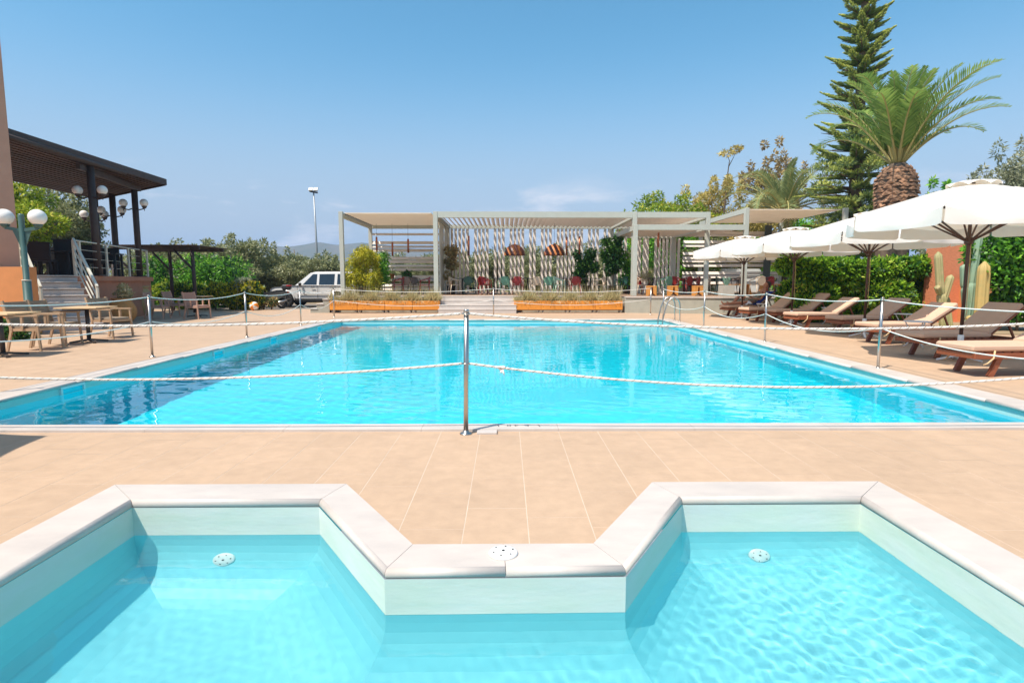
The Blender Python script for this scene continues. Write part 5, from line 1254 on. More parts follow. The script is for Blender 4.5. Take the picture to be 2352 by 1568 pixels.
# --- olive trees in a row behind the parking area and pergola
spots = [(345,38,3.1,2.0),(395,40,3.3,2.2),(440,36,3.3,2.0),(485,42,3.6,2.2),(530,34,3.5,1.8),(566,36,3.6,1.8),(603,37,3.45,1.9),(648,38,2.7,2.0),(690,37,2.45,2.1),(735,38,2.5,2.2),(775,36,2.6,2.0),(880,40,2.75,2.0),(930,42,2.8,2.2),(980,40,2.75,2.0),(1035,38,2.9,2.1),
         (1085,40,3.0,2.3),(1140,38,3.0,2.2),(1190,41,3.25,2.4),(1245,38,3.1,2.2),(1300,40,3.35,2.3),(1350,38,3.4,2.2),(1400,40,3.6,2.3),(1450,37,3.3,2.1)]
for i, (d, Y, h, r) in enumerate(spots):
    zl_ = next(q for q in ((460,'loose grey green olive tree behind the timber pergola'),(625,'tall grey green olive tree behind the golden shrub'),(800,'low grey green olive tree behind the parked car'),(1010,'olive tree seen through the left pergola blades'),(9999,'olive tree behind the upright blade screen')) if d < q[0])[1]
    tree('olive_tree', zl_, 'tree', A(d,640,Y).x, Y, h, r*1.1, 'leaf_olive', 18, 330, 0.20, 0.075, 0.8, 0.14, zl_.replace('tree', 'trees'), wisps=12)
# big tree seen past the hotel wall
p = A(85,560,30); tree('leafy_tree', 'large leafy tree behind the veranda beside the hotel wall', 'tree', p.x, 30, 5.6, 2.9, 'leaf_olive', 26, 620, 0.20, 0.08, 1.4, 0.2, wisps=26)
p = A(62,470,27); tree('leafy_tree', 'yellow green tree under the veranda roof edge', 'tree', p.x-0.9, 27, 6.3, 2.0, 'leaf_lime', 14, 420, 0.2, 0.09, 2.5, 0.18)
# yellow and rusty trees right of the pergolas
p = A(1540,470,36); tree('golden_tree', 'yellow green feathery tree above the open pergola frame', 'tree', p.x, 36, 5.9, 3.2, 'leaf_lime', 30, 520, 0.22, 0.08, 1.6, wisps=30)
p = A(1640,450,37); tree('golden_tree', 'golden flowering tree beside the small palm', 'tree', p.x, 37, 7.0, 2.9, 'leaf_gold', 30, 560, 0.22, 0.08, 1.6, wisps=34)
p = A(1740,450,40); tree('golden_tree', 'golden dry tree behind the small palm', 'tree', p.x, 40, 7.6, 2.8, 'leaf_gold', 26, 520, 0.22, 0.08, 1.8, wisps=20)
p = A(1775,400,48); tree('rusty_tree', 'rust brown round tree top behind the small palm', 'tree', p.x, 48, 12.0, 2.5, 'leaf_rust', 12, 330, 0.30, 0.13, 7.5)
p = A(1700,370,38); t = thing('bare_shoot', 'lone twig with a golden leaf tuft above the golden tree', 'tree', (A(1660,450,37.5).x, 37.5, 0))
MB().tube([(0,0,0),(0.1,0,5),(0.25,0,8.0),(0.35,0,9.0),(0.15,0,9.4)],[.09,.07,.04,.025,.01],6).build('trunk', 'bark', t); MB().tube([(0.3,0,8.6),(0.6,0,9.2),(0.75,0,9.6)],[.03,.02,.01],5).build('limb', 'bark', t)
V, F, T = clump_leaves([((0.15,0,9.45),(.5,.4,.14)),((0.75,0,9.7),(.35,.3,.16)),((0.95,0,9.85),(.2,.2,.1))],130,0.2,0.08); npmesh('crown', V, F, 'leaf_gold', t, T)
# trees behind the right pergola roofs
for i, (d, Y, h, r, mt, lab) in enumerate(((1500,33.5,4.6,2.2,'leaf_green','dark green tree seen through the open pergola frame'),(1590,34,4.9,2.0,'leaf_olive','olive green tree behind the lower pergola'),(1830,34,5.2,2.4,'leaf_green','dark green tree behind the big pine trunk'))):
    tree('garden_tree', lab, 'tree', A(d,640,Y).x, Y, h, r, mt, 14, 260, 0.2, 0.09, 1.0)
# --- yellow weeping bush in the left pergola
p = A(836,680,24.9); t = thing('weeping_bush', 'yellow weeping bamboo like bush at the first pergola post', 'bush', (p.x, 24.9, TZ-0.012))
MB().lathe([(0.20,0),(0.24,0.34),(0.26,0.34),(0.26,0.38),(0.0001,0.38)], n=18).build('tub', 'soil_dark', t)
cl = [];
for i in range(46):
    a = RNG.uniform(0,2*PI); zz = RNG.uniform(0.35,2.05); rr = 0.86*math.sqrt(max(0.05,1-((zz-0.95)/1.25)**2))*RNG.uniform(.3,1); cl.append(((rr*math.cos(a)+0.08,rr*math.sin(a)*.6,zz),(.14,.14,.26)))
V, F, T = clump_leaves(cl, 130, 0.21, 0.035, out=0.25, droop=0.9, tint_top=0.2); npmesh('crown', V, F, 'leaf_bamboo', t, T)
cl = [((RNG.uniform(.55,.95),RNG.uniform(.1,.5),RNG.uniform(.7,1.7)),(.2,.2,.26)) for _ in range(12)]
V, F, T = clump_leaves(cl, 120, 0.2, 0.04, out=0.25, droop=0.9); npmesh('shaded_crown', V, F, 'leaf_green', t, T)  # crown's shaded side drawn as darker green leaves, shade put into the colour
for i in range(6): MB().tube([(random.uniform(-.08,.08),random.uniform(-.08,.08),.36),(random.uniform(-.2,.2),0,1.2),(random.uniform(-.3,.3),0,2.1)],[.02,.014,.006],5).build('stem', 'leaf_dry', t)
# climbers and hanging plants in the long pergola
def climber(lab, d, Y, z0_, z1_, w, mt, per, L, Wd, n=12, pot=True):
    p = A(d,640,Y); t = thing('climbing_plant', lab, 'plant', (p.x, Y, TZ))
    cl = [((RNG.uniform(-w,w),RNG.uniform(-w,w)*.6,RNG.uniform(z0_,z1_)-TZ),(.16,.16,.2)) for _ in range(n)]
    V, F, T = clump_leaves(cl, per, L, Wd, droop=0.35); npmesh('foliage', V, F, mt, t, T)
    MB().tube([(0,0,0.2),(0.04,0,(z1_-TZ)*.5),(0,0,z1_-TZ-.1)],[.025,.02,.01],6).build('stem', 'bark', t)
    if pot: MB().lathe([(0.17,0),(0.2,0.36),(0.22,0.36),(0.22,0.40),(0.0001,0.40)], n=16).build('pot', 'soil_dark', t)
climber('brownish climbing plant up the first inner post', 1036, 26.9, 1.2, 2.85, 0.22, 'leaf_rust', 130, 0.13, 0.06, 14)
climber('dark green leafy vine clump between red chair and post', 1345, 28.4, 1.35, 2.75, 0.45, 'leaf_vine', 170, 0.18, 0.09, 16)
climber('dark green vine climbing the end post of the long pergola', 1407, 27.6, 1.7, 3.3, 0.40, 'leaf_vine', 150, 0.2, 0.09, 14)
climber('loose vine beside the end post towards the lower pergola', 1440, 27.8, 1.2, 3.1, 0.22, 'leaf_green', 110, 0.18, 0.08, 9)
climber('dried grey grass tuft on the lower pergola table', 1487, 26.0, 1.42, 1.85, 0.16, 'leaf_dry', 120, 0.2, 0.015, 5, False)
climber('dark bushy pot plant on the back rail of the left pergola', z4(1075,0)[0], 29.3, 1.48, 1.75, 0.14, 'leaf_vine', 120, 0.12, 0.06, 5, False)
climber('thin spiky plant on the back rail of the left pergola', z4(855,0)[0], 29.3, 1.42, 1.72, 0.08, 'leaf_vine', 60, 0.16, 0.02, 4, False)
# lavender in the planter boxes, one clump per box
for x, s, k in PLX:
    lab = 'dry lavender in the pine box '+(wl_[k]+', cream roof side' if s == 0 else wr_[k]+', dome lamp side')
    t = thing('lavender', lab, 'plant', (x, 23.35, 0.44), 0, 'lavender in the planter boxes')
    n = 1700; P = np.stack([RNG.uniform(-.53,.53,n), RNG.uniform(-.19,.19,n), RNG.uniform(-.02,.10,n)],1)
    D = np.stack([RNG.normal(0,.42,n), RNG.normal(0,.38,n), RNG.uniform(.55,1.1,n)],1); D /= np.linalg.norm(D,axis=1,keepdims=True)
    prof = 0.75+0.45*np.sin(P[:,0]*7+k*2+s); V, F = leaf_quads(P, D, RNG.uniform(.14,.46,n)*prof, RNG.uniform(.012,.026,n)); npmesh('stalks', V, F, 'leaf_dry', t, RNG.beta(2,2,n))
    n = 120; P2 = P[:n].copy(); D2 = D[:n].copy(); D2[:,:2] *= .5; D2[:,2] += .3; D2 /= np.linalg.norm(D2,axis=1,keepdims=True)
    V, F = leaf_quads(P2, D2, RNG.uniform(.45,.8,n), 0.010); npmesh('flower_spikes', V, F, 'leaf_dry', t, RNG.beta(2,3,n))
    n = 40; P = np.stack([RNG.uniform(-.5,.5,n), np.full(n,-.22), np.full(n,.06)],1); D = np.stack([RNG.normal(0,.5,n),RNG.uniform(-.5,-.1,n),-RNG.uniform(.2,.8,n)],1); D /= np.linalg.norm(D,axis=1,keepdims=True)
    V, F = leaf_quads(P, D, RNG.uniform(.08,.22,n), .014); npmesh('trailing_stalks', V, F, 'leaf_dry', t, RNG.random(n))
# plants in the jars and pots
g = JAR1.location; t = thing('jar_plant', 'straggly plant growing from the orange clay jar', 'plant', (g.x, g.y, 0.72))
V, F, T = clump_leaves([((RNG.uniform(-.22,.22),RNG.uniform(-.2,.2),RNG.uniform(.08,.42)),(.1,.1,.1)) for _ in range(9)],60,0.11,0.045); npmesh('foliage', V, F, 'leaf_dry', t, T)
MB().tube([(0,0,-0.02),(.05,0,.2),(.12,0,.38)],[.012,.01,.004],5).build('stem', 'bark', t)
g = JAR2.location; t = thing('jar_plant', 'thin dry twigs growing from the sand coloured jar', 'plant', (g.x, g.y, 1.04))
for i in range(4): MB().tube([(0,0,-.02),(random.uniform(-.1,.1),0,.35),(random.uniform(-.25,.25),random.uniform(-.1,.1),.8)],[.012,.008,.004],5).build('twig', 'bark', t)
V, F, T = clump_leaves([((RNG.uniform(-.2,.2),RNG.uniform(-.1,.1),RNG.uniform(.2,.8)),(.07,.07,.09)) for _ in range(6)],26,0.09,0.04); npmesh('foliage', V, F, 'leaf_rust', t, T)
bx = [((RNG.uniform(-.45,.45),RNG.uniform(-.2,.2),RNG.uniform(.12,.4)),(.22,.2,.2)) for _ in range(10)]
g = G(18,790); hedge('box_shrub', 'small dark green shrub at the foot of the orange flank wall', 'shrub', bx, 'leaf_vine', 200, 0.07, 0.04, loc=(g.x-0.75, g.y+0.8, 0))

# --- Norfolk Island pine
def norfolk(dx, Y, h, lab):
    p = A(dx, 600, Y); t = thing('norfolk_pine', lab, 'tree', (p.x, Y, 0))
    MB().tube([(0,0,-.05),(0.05,0,h*.3),(-0.03,0,h*.65),(0,0,h)],[.32,.26,.15,.02],12).build('trunk', 'bark', t)
    Vs, Fs, Ts = [], [], []; off = 0; br = MB()
    z = 1.6; k = 0; up_from = 6.3
    while z < h-0.15:
        f_ = z/h; lower = z < up_from
        Lb = (2.35 if lower else 1.80*(1-((z-up_from)/(h-up_from))**1.3))*RNG.uniform(.9,1.08)
        nb_ = 7 if lower else 6
        for j in range(nb_):
            a = 2*PI*j/nb_+k*0.47+RNG.uniform(-.2,.2); ll = Lb*RNG.uniform(.66,1.15)
            if lower and RNG.random() < 0.15: continue
            rise = (0.05 if lower else 0.16+0.12*f_)+RNG.uniform(-.07,.07)
            d = np.array([math.cos(a), math.sin(a), 0.0]); n = int(330*ll)+20 if not lower else int(330*ll)
            s = RNG.uniform(0.10 if not lower else 0.25, 1.0, n)
            zz = z + ll*(rise*s + (0.20 if not lower else 0.10)*s**2.2 - (0.0 if not lower else 0.18*s))
            width = (0.40*np.sin(PI*np.clip(s*0.9+0.1,0,1))**0.6*(1-0.5*s)+0.05) if not lower else (0.36*(1-s**2)*RNG.uniform(.3,1.0,n)+0.06)
            side = np.array([-math.sin(a), math.cos(a), 0.0]); th = RNG.uniform(0, 2*PI, n)
            spread = RNG.uniform(0.0, 1.0, n)**0.7
            P0_ = d[None]*(s*ll)[:,None]; P0_[:,2] = zz
            dirs = side[None]*(np.cos(th))[:,None]*1.0 + np.array([0,0,1.0])[None]*(np.abs(np.sin(th))*0.75-0.18)[:,None] + d[None]*0.95
            dirs /= np.linalg.norm(dirs,axis=1,keepdims=True)
            P1_ = P0_ + side[None]*(np.cos(th)*width*spread*0.5)[:,None] + np.array([0,0,1.0])[None]*(np.sin(th)*width*spread*0.28)[:,None]
            V, F = leaf_quads(P1_, dirs, np.maximum(0.08, width*0.55), 0.05 if not lower else 0.05)
            T = np.clip(0.30+0.40*np.sin(th)+RNG.normal(0,.14,n)+0.35*s, 0, 1)  # upper needles and tips tinted lighter, daylight put into the colour
            Vs.append(V); Fs.append(F+off); Ts.append(T); off += len(V)
            br.tube([(0,0,z),tuple(d*ll*.5+np.array([0,0,z+ll*rise*.5])),tuple(d*ll*.85+np.array([0,0,z+ll*rise*.85]))],[.045,.03,.01],5)
        z += (0.50 if lower else 0.60*(1-0.25*f_))*RNG.uniform(.8,1.2); k += 1
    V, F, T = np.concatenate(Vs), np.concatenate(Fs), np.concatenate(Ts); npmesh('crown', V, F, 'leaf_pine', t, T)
    cl = []
    for i in range(120):                                              # loose tufts of the old lower branches
        a = RNG.uniform(0, 2*PI); zz = RNG.uniform(2.6, 8.0); rr = RNG.uniform(0.55, 2.55)*(1-0.05*zz); q = (rr*math.cos(a), rr*math.sin(a), zz+0.12*rr); s_ = RNG.uniform(.7,1.3)
        cl.append((q, (0.34*s_, 0.34*s_, 0.13*s_)))
        if i % 2 == 0: br.tube([(0,0,zz-.1),(q[0]*.5,q[1]*.5,zz),q],[.04,.028,.01],5)
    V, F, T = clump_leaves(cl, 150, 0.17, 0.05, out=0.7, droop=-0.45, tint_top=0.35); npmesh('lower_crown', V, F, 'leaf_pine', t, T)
    b_ = br.build('branches', 'bark', t); tag(b_, kind='stuff')
norfolk(1952, 26.5, 21.0, 'tall tiered conifer rising behind the palm')
# --- palms
def palm(dx, Y, zt, nf, fl, lab, mt, r_trunk, sag, wind=0.0, boots=True, leaflets=56, up=0.9):
    p = A(dx, 600, Y); t = thing('palm_tree', lab, 'tree', (p.x, Y, 0))
    if boots:
        pr = [(r_trunk*.78,-.05),(r_trunk*.80,zt*.3),(r_trunk*.86,zt*.62),(r_trunk*1.0,zt*.80),(r_trunk*.98,zt*.90),(r_trunk*.70,zt*.97),(r_trunk*.42,zt*1.01)]
        MB().lathe(pr, n=20).build('trunk', 'bark', t)
        me = None; nrow = 17
        for row in range(nrow):
            z = zt*(0.60+0.40*row/nrow); rr = np.interp(z, [q[1] for q in pr], [q[0] for q in pr]); m = 13
            for j in range(m):
                a = 2*PI*(j+0.5*(row % 2))/m + .1*math.sin(row*3+j)
                if me is None:
                    w, h_, d_ = 0.165, 0.15, 0.10
                    b_ = MB().add([(0,-w,0),(d_*0.5,-w*.5,-h_*.62),(d_*0.5,w*.5,-h_*.62),(0,w,0),(d_,0,-h_*.10),(0.0,0,h_*.9),(-.1,0,0)],
                                  [(1,2,4),(0,1,4),(2,3,4),(0,4,5),(4,3,5),(0,5,6),(3,6,5)]); o = b_.build('leaf_base', 'palm_boot', t); me = o.data
                else: o = link('leaf_base', me, t)
                sc = (rr/r_trunk)**0.5*RNG.uniform(.72,1.25); o.location = (math.cos(a)*rr*.97, math.sin(a)*rr*.97, z+RNG.uniform(-.02,.02)); o.rotation_euler = (RNG.uniform(-.2,.2), -0.35+RNG.uniform(-.3,.3), a+RNG.uniform(-.2,.2)); o.scale = (sc,sc*r_trunk/0.62,sc)
    else: MB().tube([(0,0,-.05),(0.1,0,zt*.6),(0,0,zt)],[r_trunk,r_trunk*.85,r_trunk*.9],12).build('trunk', 'bark', t)
    for k in range(nf):
        a = k*2.39996+RNG.uniform(-.2,.2); f_ = k/nf; el = (1.50-1.05*f_**0.85*up)+RNG.uniform(-.08,.08); ll = fl*RNG.uniform(.85,1.1)*(0.72+0.4*min(1,f_*2))
        pts = []; pos = np.array([math.cos(a)*.12*(1-f_*.2), math.sin(a)*.12, zt*1.0]); e = el
        NSEG = 14
        for s in range(NSEG+1):
            pts.append(pos.copy()); d = np.array([math.cos(a)*math.cos(e)+wind*s/NSEG*1.0, math.sin(a)*math.cos(e), math.sin(e)]); d /= np.linalg.norm(d); pos = pos+d*ll/NSEG; e -= sag*(0.5+f_)*(s/NSEG)**1.2/NSEG*3.0
        pts = np.array(pts); ra = MB().tube([tuple(q) for q in pts], [0.045*(1-s/NSEG)+0.006 for s in range(NSEG+1)], 5); fr = ra.build('frond_rib', 'palm_rib', t)
        n = leaflets; s = np.repeat(np.linspace(0.16,0.99,n),2); sg = np.tile([-1.0,1.0],n)
        idx = s*NSEG; i0 = np.clip(idx.astype(int),0,NSEG-1); fr_ = (idx-i0)[:,None]; P = pts[i0]*(1-fr_)+pts[i0+1]*fr_; Tn = pts[i0+1]-pts[i0]; Tn /= np.linalg.norm(Tn,axis=1,keepdims=True)
        sd = np.cross(Tn, np.array([0,0,1.0])); sd /= np.linalg.norm(sd,axis=1,keepdims=True)+1e-9; nm = np.cross(sd,Tn)
        L_ = ll*0.165*np.sin(PI*np.clip(s*0.80+0.17,0,1))**0.7*RNG.uniform(.85,1.1,2*n)
        D = sd*sg[:,None]*0.72+Tn*0.70+nm*(0.30+RNG.normal(0,.10,2*n))[:,None]; D /= np.linalg.norm(D,axis=1,keepdims=True)
        Sx = np.cross(D,nm); Sx /= np.linalg.norm(Sx,axis=1,keepdims=True)+1e-9; w = 0.025
        tip = P+D*L_[:,None]; tip[:,2] -= 0.10*L_; mid = P+D*(L_*.5)[:,None]
        V = np.stack([P-Sx*w*.5, mid-Sx*w, tip, mid+Sx*w, P+Sx*w*.5],1).reshape(-1,3); m_ = 2*n; F = np.arange(5*m_).reshape(m_,5)
        T = np.clip(RNG.normal(.45-0.15*f_,.16,m_)+RNG.uniform(-.12,.12),0,1); npmesh('frond', V, F, mt, t, T)
    return t
mat('palm_boot', (0.50, 0.27, 0.15), 0.85, col2=(0.30, 0.15, 0.08), vscale=5, objvar=0.25)
mat('palm_rib', (0.40, 0.34, 0.12), 0.6)
palm(2047, 21.5, 5.55, 36, 3.55, 'stout palm with pineapple like trunk and windswept crown', 'leaf_palm', 0.66, 0.85, 0.22, up=0.70)
palm(1795, 30.0, 4.9, 30, 3.6, 'smaller palm with drooping grey fronds behind the pergola', 'leaf_palm_dry', 0.30, 1.7, 0.0, False, 44, 1.25)
# grass and bare ground cover far behind: a mass of low scrub nobody could count
n = 9000; P = np.stack([RNG.uniform(-70,90,n), RNG.uniform(44,75,n), RNG.uniform(0,2.9,n)**1.0],1); D = rnd_unit(n); V, F = leaf_quads(P, D, RNG.uniform(.5,1.1,n), RNG.uniform(.3,.6,n))
tag(npmesh('distant_scrub', V, F, 'leaf_olive', None, RNG.beta(2,3,n)), 'far olive scrub closing the view behind the trees', 'scrub', kind='stuff')
# ================================================================== vehicles, mast, ball
mat('asphalt', (0.20, 0.165, 0.135), 0.9, var=0.15, vscale=2, bump=0.3, bscale=40)
tag(MB().add([(-40,26.2,-0.024),(-7.3,26.2,-0.024),(-7.3,33.5,-0.024),(-40,33.5,-0.024)],[(0,1,2,3)]).build('parking_area', 'asphalt'), kind='structure')
mat('car_paint', (0.66, 0.635, 0.60), 0.28, 0.15, spec=0.6); mat('car_glass', (0.012, 0.02, 0.03), 0.05, spec=0.7); mat('tyre', (0.022, 0.02, 0.02), 0.85); mat('rim', (0.45, 0.42, 0.39), 0.3, 0.9)
mat('black_plastic', (0.03, 0.028, 0.027), 0.55); mat('grey_plastic', (0.085, 0.078, 0.07), 0.5, var=0.1); mat('lamp_orange', (0.65, 0.12, 0.02), 0.3); mat('lamp_red', (0.5, 0.02, 0.02), 0.3); mat('headlamp', (0.6,0.6,0.6), 0.1)
def arc(cx, cz, r, a0, a1, n): return [(cx+r*math.cos(a0+(a1-a0)*i/n), cz+r*math.sin(a0+(a1-a0)*i/n)) for i in range(n+1)]
def suv(loc, rz, lab):
    """nose towards -x; x=0 at the front wheel"""
    t = thing('parked_suv', lab, 'car', loc, rz); WB, hw = 2.65, 0.90
    prof = [(-0.80,0.42),(-0.45,0.42)]+arc(0,0.38,0.44,PI,0,12)+[(0.46,0.42),(WB-0.46,0.42)]+arc(WB,0.38,0.44,PI,0,12)+[(WB+0.46,0.45),(3.52,0.48),(3.56,0.75),(3.52,1.10),(0.62,1.10),(0.30,1.10),(-0.60,1.02),(-0.80,0.94),(-0.85,0.66)]
    n = len(prof); mb = MB(); vs_ = []
    for y, k in ((-hw+0.05,0.965),(-hw,1.0),(hw,1.0),(hw-0.05,0.965)):
        for x, z in prof: yy = y*(1-0.05*max(0,(z-0.75))) ; vs_.append((x if k == 1.0 else x, yy*(0.93 if x < -0.5 else 1.0), z*k+0.0 if k == 1 else 0.42+(z-0.42)*0.985))
    fs = [tuple(range(n-1,-1,-1)), tuple(range(3*n,4*n))]
    for r in range(3):
        for i in range(n): fs.append((r*n+i,r*n+(i+1) % n,(r+1)*n+(i+1) % n,(r+1)*n+i))
    mb.add(vs_, fs); body = mb.build('body', 'car_paint', t)
    # cabin
    bt = [(0.48,1.095),(3.50,1.095)]; tp = [(1.22,1.755),(3.36,1.755)]; yb, yt = 0.845, 0.665
    q = [(bt[0][0],-yb,1.095),(bt[1][0],-yb,1.095),(bt[1][0],yb,1.095),(bt[0][0],yb,1.095),(tp[0][0],-yt,1.72),(tp[1][0],-yt,1.74),(tp[1][0],yt,1.74),(tp[0][0],yt,1.72),(tp[0][0]+.25,-yt+.06,1.775),(tp[1][0]-.08,-yt+.06,1.785),(tp[1][0]-.08,yt-.06,1.785),(tp[0][0]+.25,yt-.06,1.775)]
    mb = MB().add(q, [(0,1,5,4),(1,2,6,5),(2,3,7,6),(3,0,4,7),(4,5,9,8),(5,6,10,9),(6,7,11,10),(7,4,8,11),(8,9,10,11)]); cab = mb.build('cabin', 'car_paint', t)
    def side(pts, nm, mt):                                            # panel proud of the cabin side
        for s in (-1,1):
            vs_ = []
            for x, z in pts: f_ = (z-1.095)/(1.74-1.095); vs_.append((x, s*(yb+(yt-yb)*f_+0.006), z))
            MB().add(vs_, [tuple(range(len(vs_))) if s < 0 else tuple(range(len(vs_)-1,-1,-1))]).build(nm, mt, t)
    side([(0.86,1.13),(1.58,1.13),(1.58,1.66),(1.36,1.66)], 'door_window', 'car_glass'); side([(1.70,1.13),(2.48,1.13),(2.48,1.67),(1.70,1.66)], 'door_window', 'car_glass'); side([(2.62,1.15),(3.34,1.15),(3.24,1.66),(2.62,1.67)], 'rear_window', 'car_glass')
    a, b = Vector((0.54,0,1.14)), Vector((1.19,0,1.70)); nn = Vector((-0.66,0,0.75))*0.008
    MB().add([Vector((a.x,-.76,a.z))+nn,Vector((a.x,.76,a.z))+nn,Vector((b.x,.60,b.z))+nn,Vector((b.x,-.60,b.z))+nn],[(0,3,2,1)]).build('windscreen', 'car_glass', t)
    for s in (-1,1):
        for x0_ in (0.62,1.64,2.55): MB().box((x0_,s*(hw+0.001),0.78),(0.012,0.012,0.62)).build('door_gap', 'black_plastic', t)
        for x0_ in (1.40,2.36): MB().box((x0_,s*(hw-0.0),1.00),(0.20,0.03,0.035),bev=0.008).build('door_handle', 'black_plastic', t)
        MB().box((1.55,s*(hw+0.008),0.70),(1.95,0.025,0.09),bev=0.008).build('side_moulding', 'car_paint', t); MB().box((1.33,s*(hw-0.02),0.40),(1.72,0.06,0.10)).build('sill', 'black_plastic', t)
        MB().box((0.80,s*(hw+0.10),1.16),(0.10,0.20,0.15),bev=0.03).build('mirror', 'black_plastic', t)
        for x0_ in (0,WB):
            fl = MB().tube([(x0_+0.455*math.cos(PI*i/12),s*(hw+0.005),0.38+0.455*math.sin(PI*i/12)) for i in range(13)],0.04,7); fl.build('wheel_arch', 'car_paint', t)
            w = MB(); c = (x0_, s*(hw-0.10), 0.372)
            prw = [(0.24,-.11),(0.34,-.115),(0.365,-.09),(0.372,-.05),(0.372,.05),(0.365,.09),(0.34,.115),(0.24,.11)]
            K = 28; vs_ = [(c[0]+r*math.cos(2*PI*j/K), c[1]+yy, c[2]+r*math.sin(2*PI*j/K)) for r, yy in prw for j in range(K)]
            w.add(vs_, [(i*K+j,i*K+(j+1) % K,(i+1)*K+(j+1) % K,(i+1)*K+j) for i in range(7) for j in range(K)], True); wo = w.build('wheel', 'tyre', t)
            MB().tube([(c[0],c[1]-.09,c[2]),(c[0],c[1]+.09,c[2])],0.235,24).build('rim_barrel', 'black_plastic', wo)
            sp = MB()
            for k in range(5):
                an = 2*PI*k/5+.31; d = Vector((math.cos(an),0,math.sin(an))); sp.bar(Vector(c)+Vector((0,s*0.10,0))+d*0.03, Vector(c)+Vector((0,s*0.10,0))+d*0.235, 0.03, 0.075, up=(-math.sin(an),0,math.cos(an)))
            sp.tube([Vector(c)+Vector((0,s*.085,0)),Vector(c)+Vector((0,s*.115,0))],0.05,12); sp.build('spokes', 'rim', wo)
        MB().box((-0.70,s*0.66,0.86),(0.16,0.24,0.16),bev=0.04).build('headlight', 'headlamp', t); MB().box((3.54,s*0.72,0.95),(0.05,0.16,0.32)).build('tail_light', 'lamp_red', t)
        MB().box((-0.62,s*(hw-0.065),0.74),(0.10,0.03,0.06)).build('turn_signal', 'lamp_orange', t); MB().bar((1.5,s*0.58,1.81),(3.2,s*0.58,1.82),0.035,0.03).build('roof_rail', 'black_plastic', t)
    MB().box((-0.84,0,0.55),(0.16,1.62,0.20),bev=0.05).build('bumper', 'car_paint', t); MB().box((3.58,0,0.58),(0.12,1.66,0.2),bev=0.04).build('bumper', 'car_paint', t)
    MB().box((-0.82,0,0.83),(0.06,0.9,0.17)).build('grille', 'black_plastic', t); MB().box((1.3,0,0.36),(3.9,1.5,0.2)).build('underbody', 'black_plastic', t)
    return t
g = A(675, 700, 29.6); suv((g.x, 29.6, -0.024), R(-4), 'white off road car parked behind the first pergola post')
# scooter
g = A(617, 700, 27.6); sc_ = thing('motor_scooter', 'dark grey motor scooter with top case beside the car', 'scooter', (g.x, 27.6, -0.024), R(8))
for x, r in ((-0.72,0.25),(0.62,0.25)):
    w = MB(); K = 22; w.tube([(x+r*.8*math.cos(2*PI*j/K),0,r+r*.8*math.sin(2*PI*j/K)) for j in range(K)],0.055,8,closed=True); wo = w.build('wheel', 'tyre', sc_)
    MB().tube([(x,-.03,r),(x,.03,r)],0.11,16).build('hub', 'rim', wo)
def slab(name, prof, w, mt):
    n = len(prof); MB().add([(x,-w*(0.8 if 0 else 1),z) for x,z in prof]+[(x,w,z) for x,z in prof],[tuple(range(n)),tuple(range(2*n-1,n-1,-1))]+[(i,n+i,n+(i+1) % n,(i+1) % n) for i in range(n)]).build(name, mt, sc_)
slab('rear_body', [(-0.15,0.36),(0.25,0.30),(0.80,0.62),(0.92,0.80),(0.70,0.80),(0.15,0.70),(-0.18,0.58)],0.16,'grey_plastic')
slab('seat', [(-0.2,0.70),(0.0,0.66),(0.45,0.74),(0.78,0.82),(0.78,0.90),(0.42,0.88),(0.1,0.80),(-0.15,0.78)],0.15,'black_plastic')
slab('footboard', [(-0.60,0.22),(0.1,0.20),(0.12,0.36),(-0.56,0.34)],0.17,'black_plastic')
slab('leg_shield', [(-0.60,0.30),(-0.52,0.30),(-0.66,0.98),(-0.86,1.0),(-0.92,0.80),(-0.78,0.62)],0.17,'grey_plastic')
slab('front_guard', [(-0.98,0.44),(-0.92,0.55),(-0.72,0.58),(-0.50,0.48),(-0.55,0.44),(-0.72,0.52),(-0.90,0.46)],0.06,'grey_plastic')
MB().tube([(-0.72,0,0.25),(-0.66,0,0.6),(-0.58,0,1.05)],0.035,8).build('fork', 'black_plastic', sc_); MB().tube([(-0.50,-.33,1.05),(-0.58,-.12,1.04),(-0.58,.12,1.04),(-0.50,.33,1.05)],0.02,7).build('handlebar', 'black_plastic', sc_)
MB().add([(-0.78,-.16,1.02),(-0.78,.16,1.02),(-0.62,.13,1.32),(-0.62,-.13,1.32),(-0.76,-.16,1.02),(-0.76,.16,1.02),(-0.60,.13,1.32),(-0.60,-.13,1.32)],[(0,1,2,3),(7,6,5,4),(0,3,7,4),(1,5,6,2),(3,2,6,7)]).build('screen', 'headlamp', sc_)
for s in (-1,1): MB().tube([(-0.56,s*.28,1.06),(-0.60,s*.34,1.22)],0.008,5).box((-0.60,s*.36,1.25),(0.03,0.12,0.08)).build('mirror', 'black_plastic', sc_)
MB().box((0.86,0,1.02),(0.40,0.40,0.26),bev=0.06).build('top_case', 'black_plastic', sc_); MB().box((0.98,0,1.10),(0.19,0.41,0.05)).build('reflector', 'lamp_red', sc_)
MB().box((0.93,0,0.78),(0.06,0.18,0.08)).build('tail_light', 'lamp_orange', sc_); MB().tube([(0.2,-.2,0.26),(0.5,-.22,0.30),(0.88,-.22,0.40)],[.03,.055,.055],10).build('exhaust', 'rim', sc_)
MB().tube([(0.0,-.15,0.24),(-0.02,-.30,0.0)],0.014,6).build('stand', 'black_plastic', sc_)
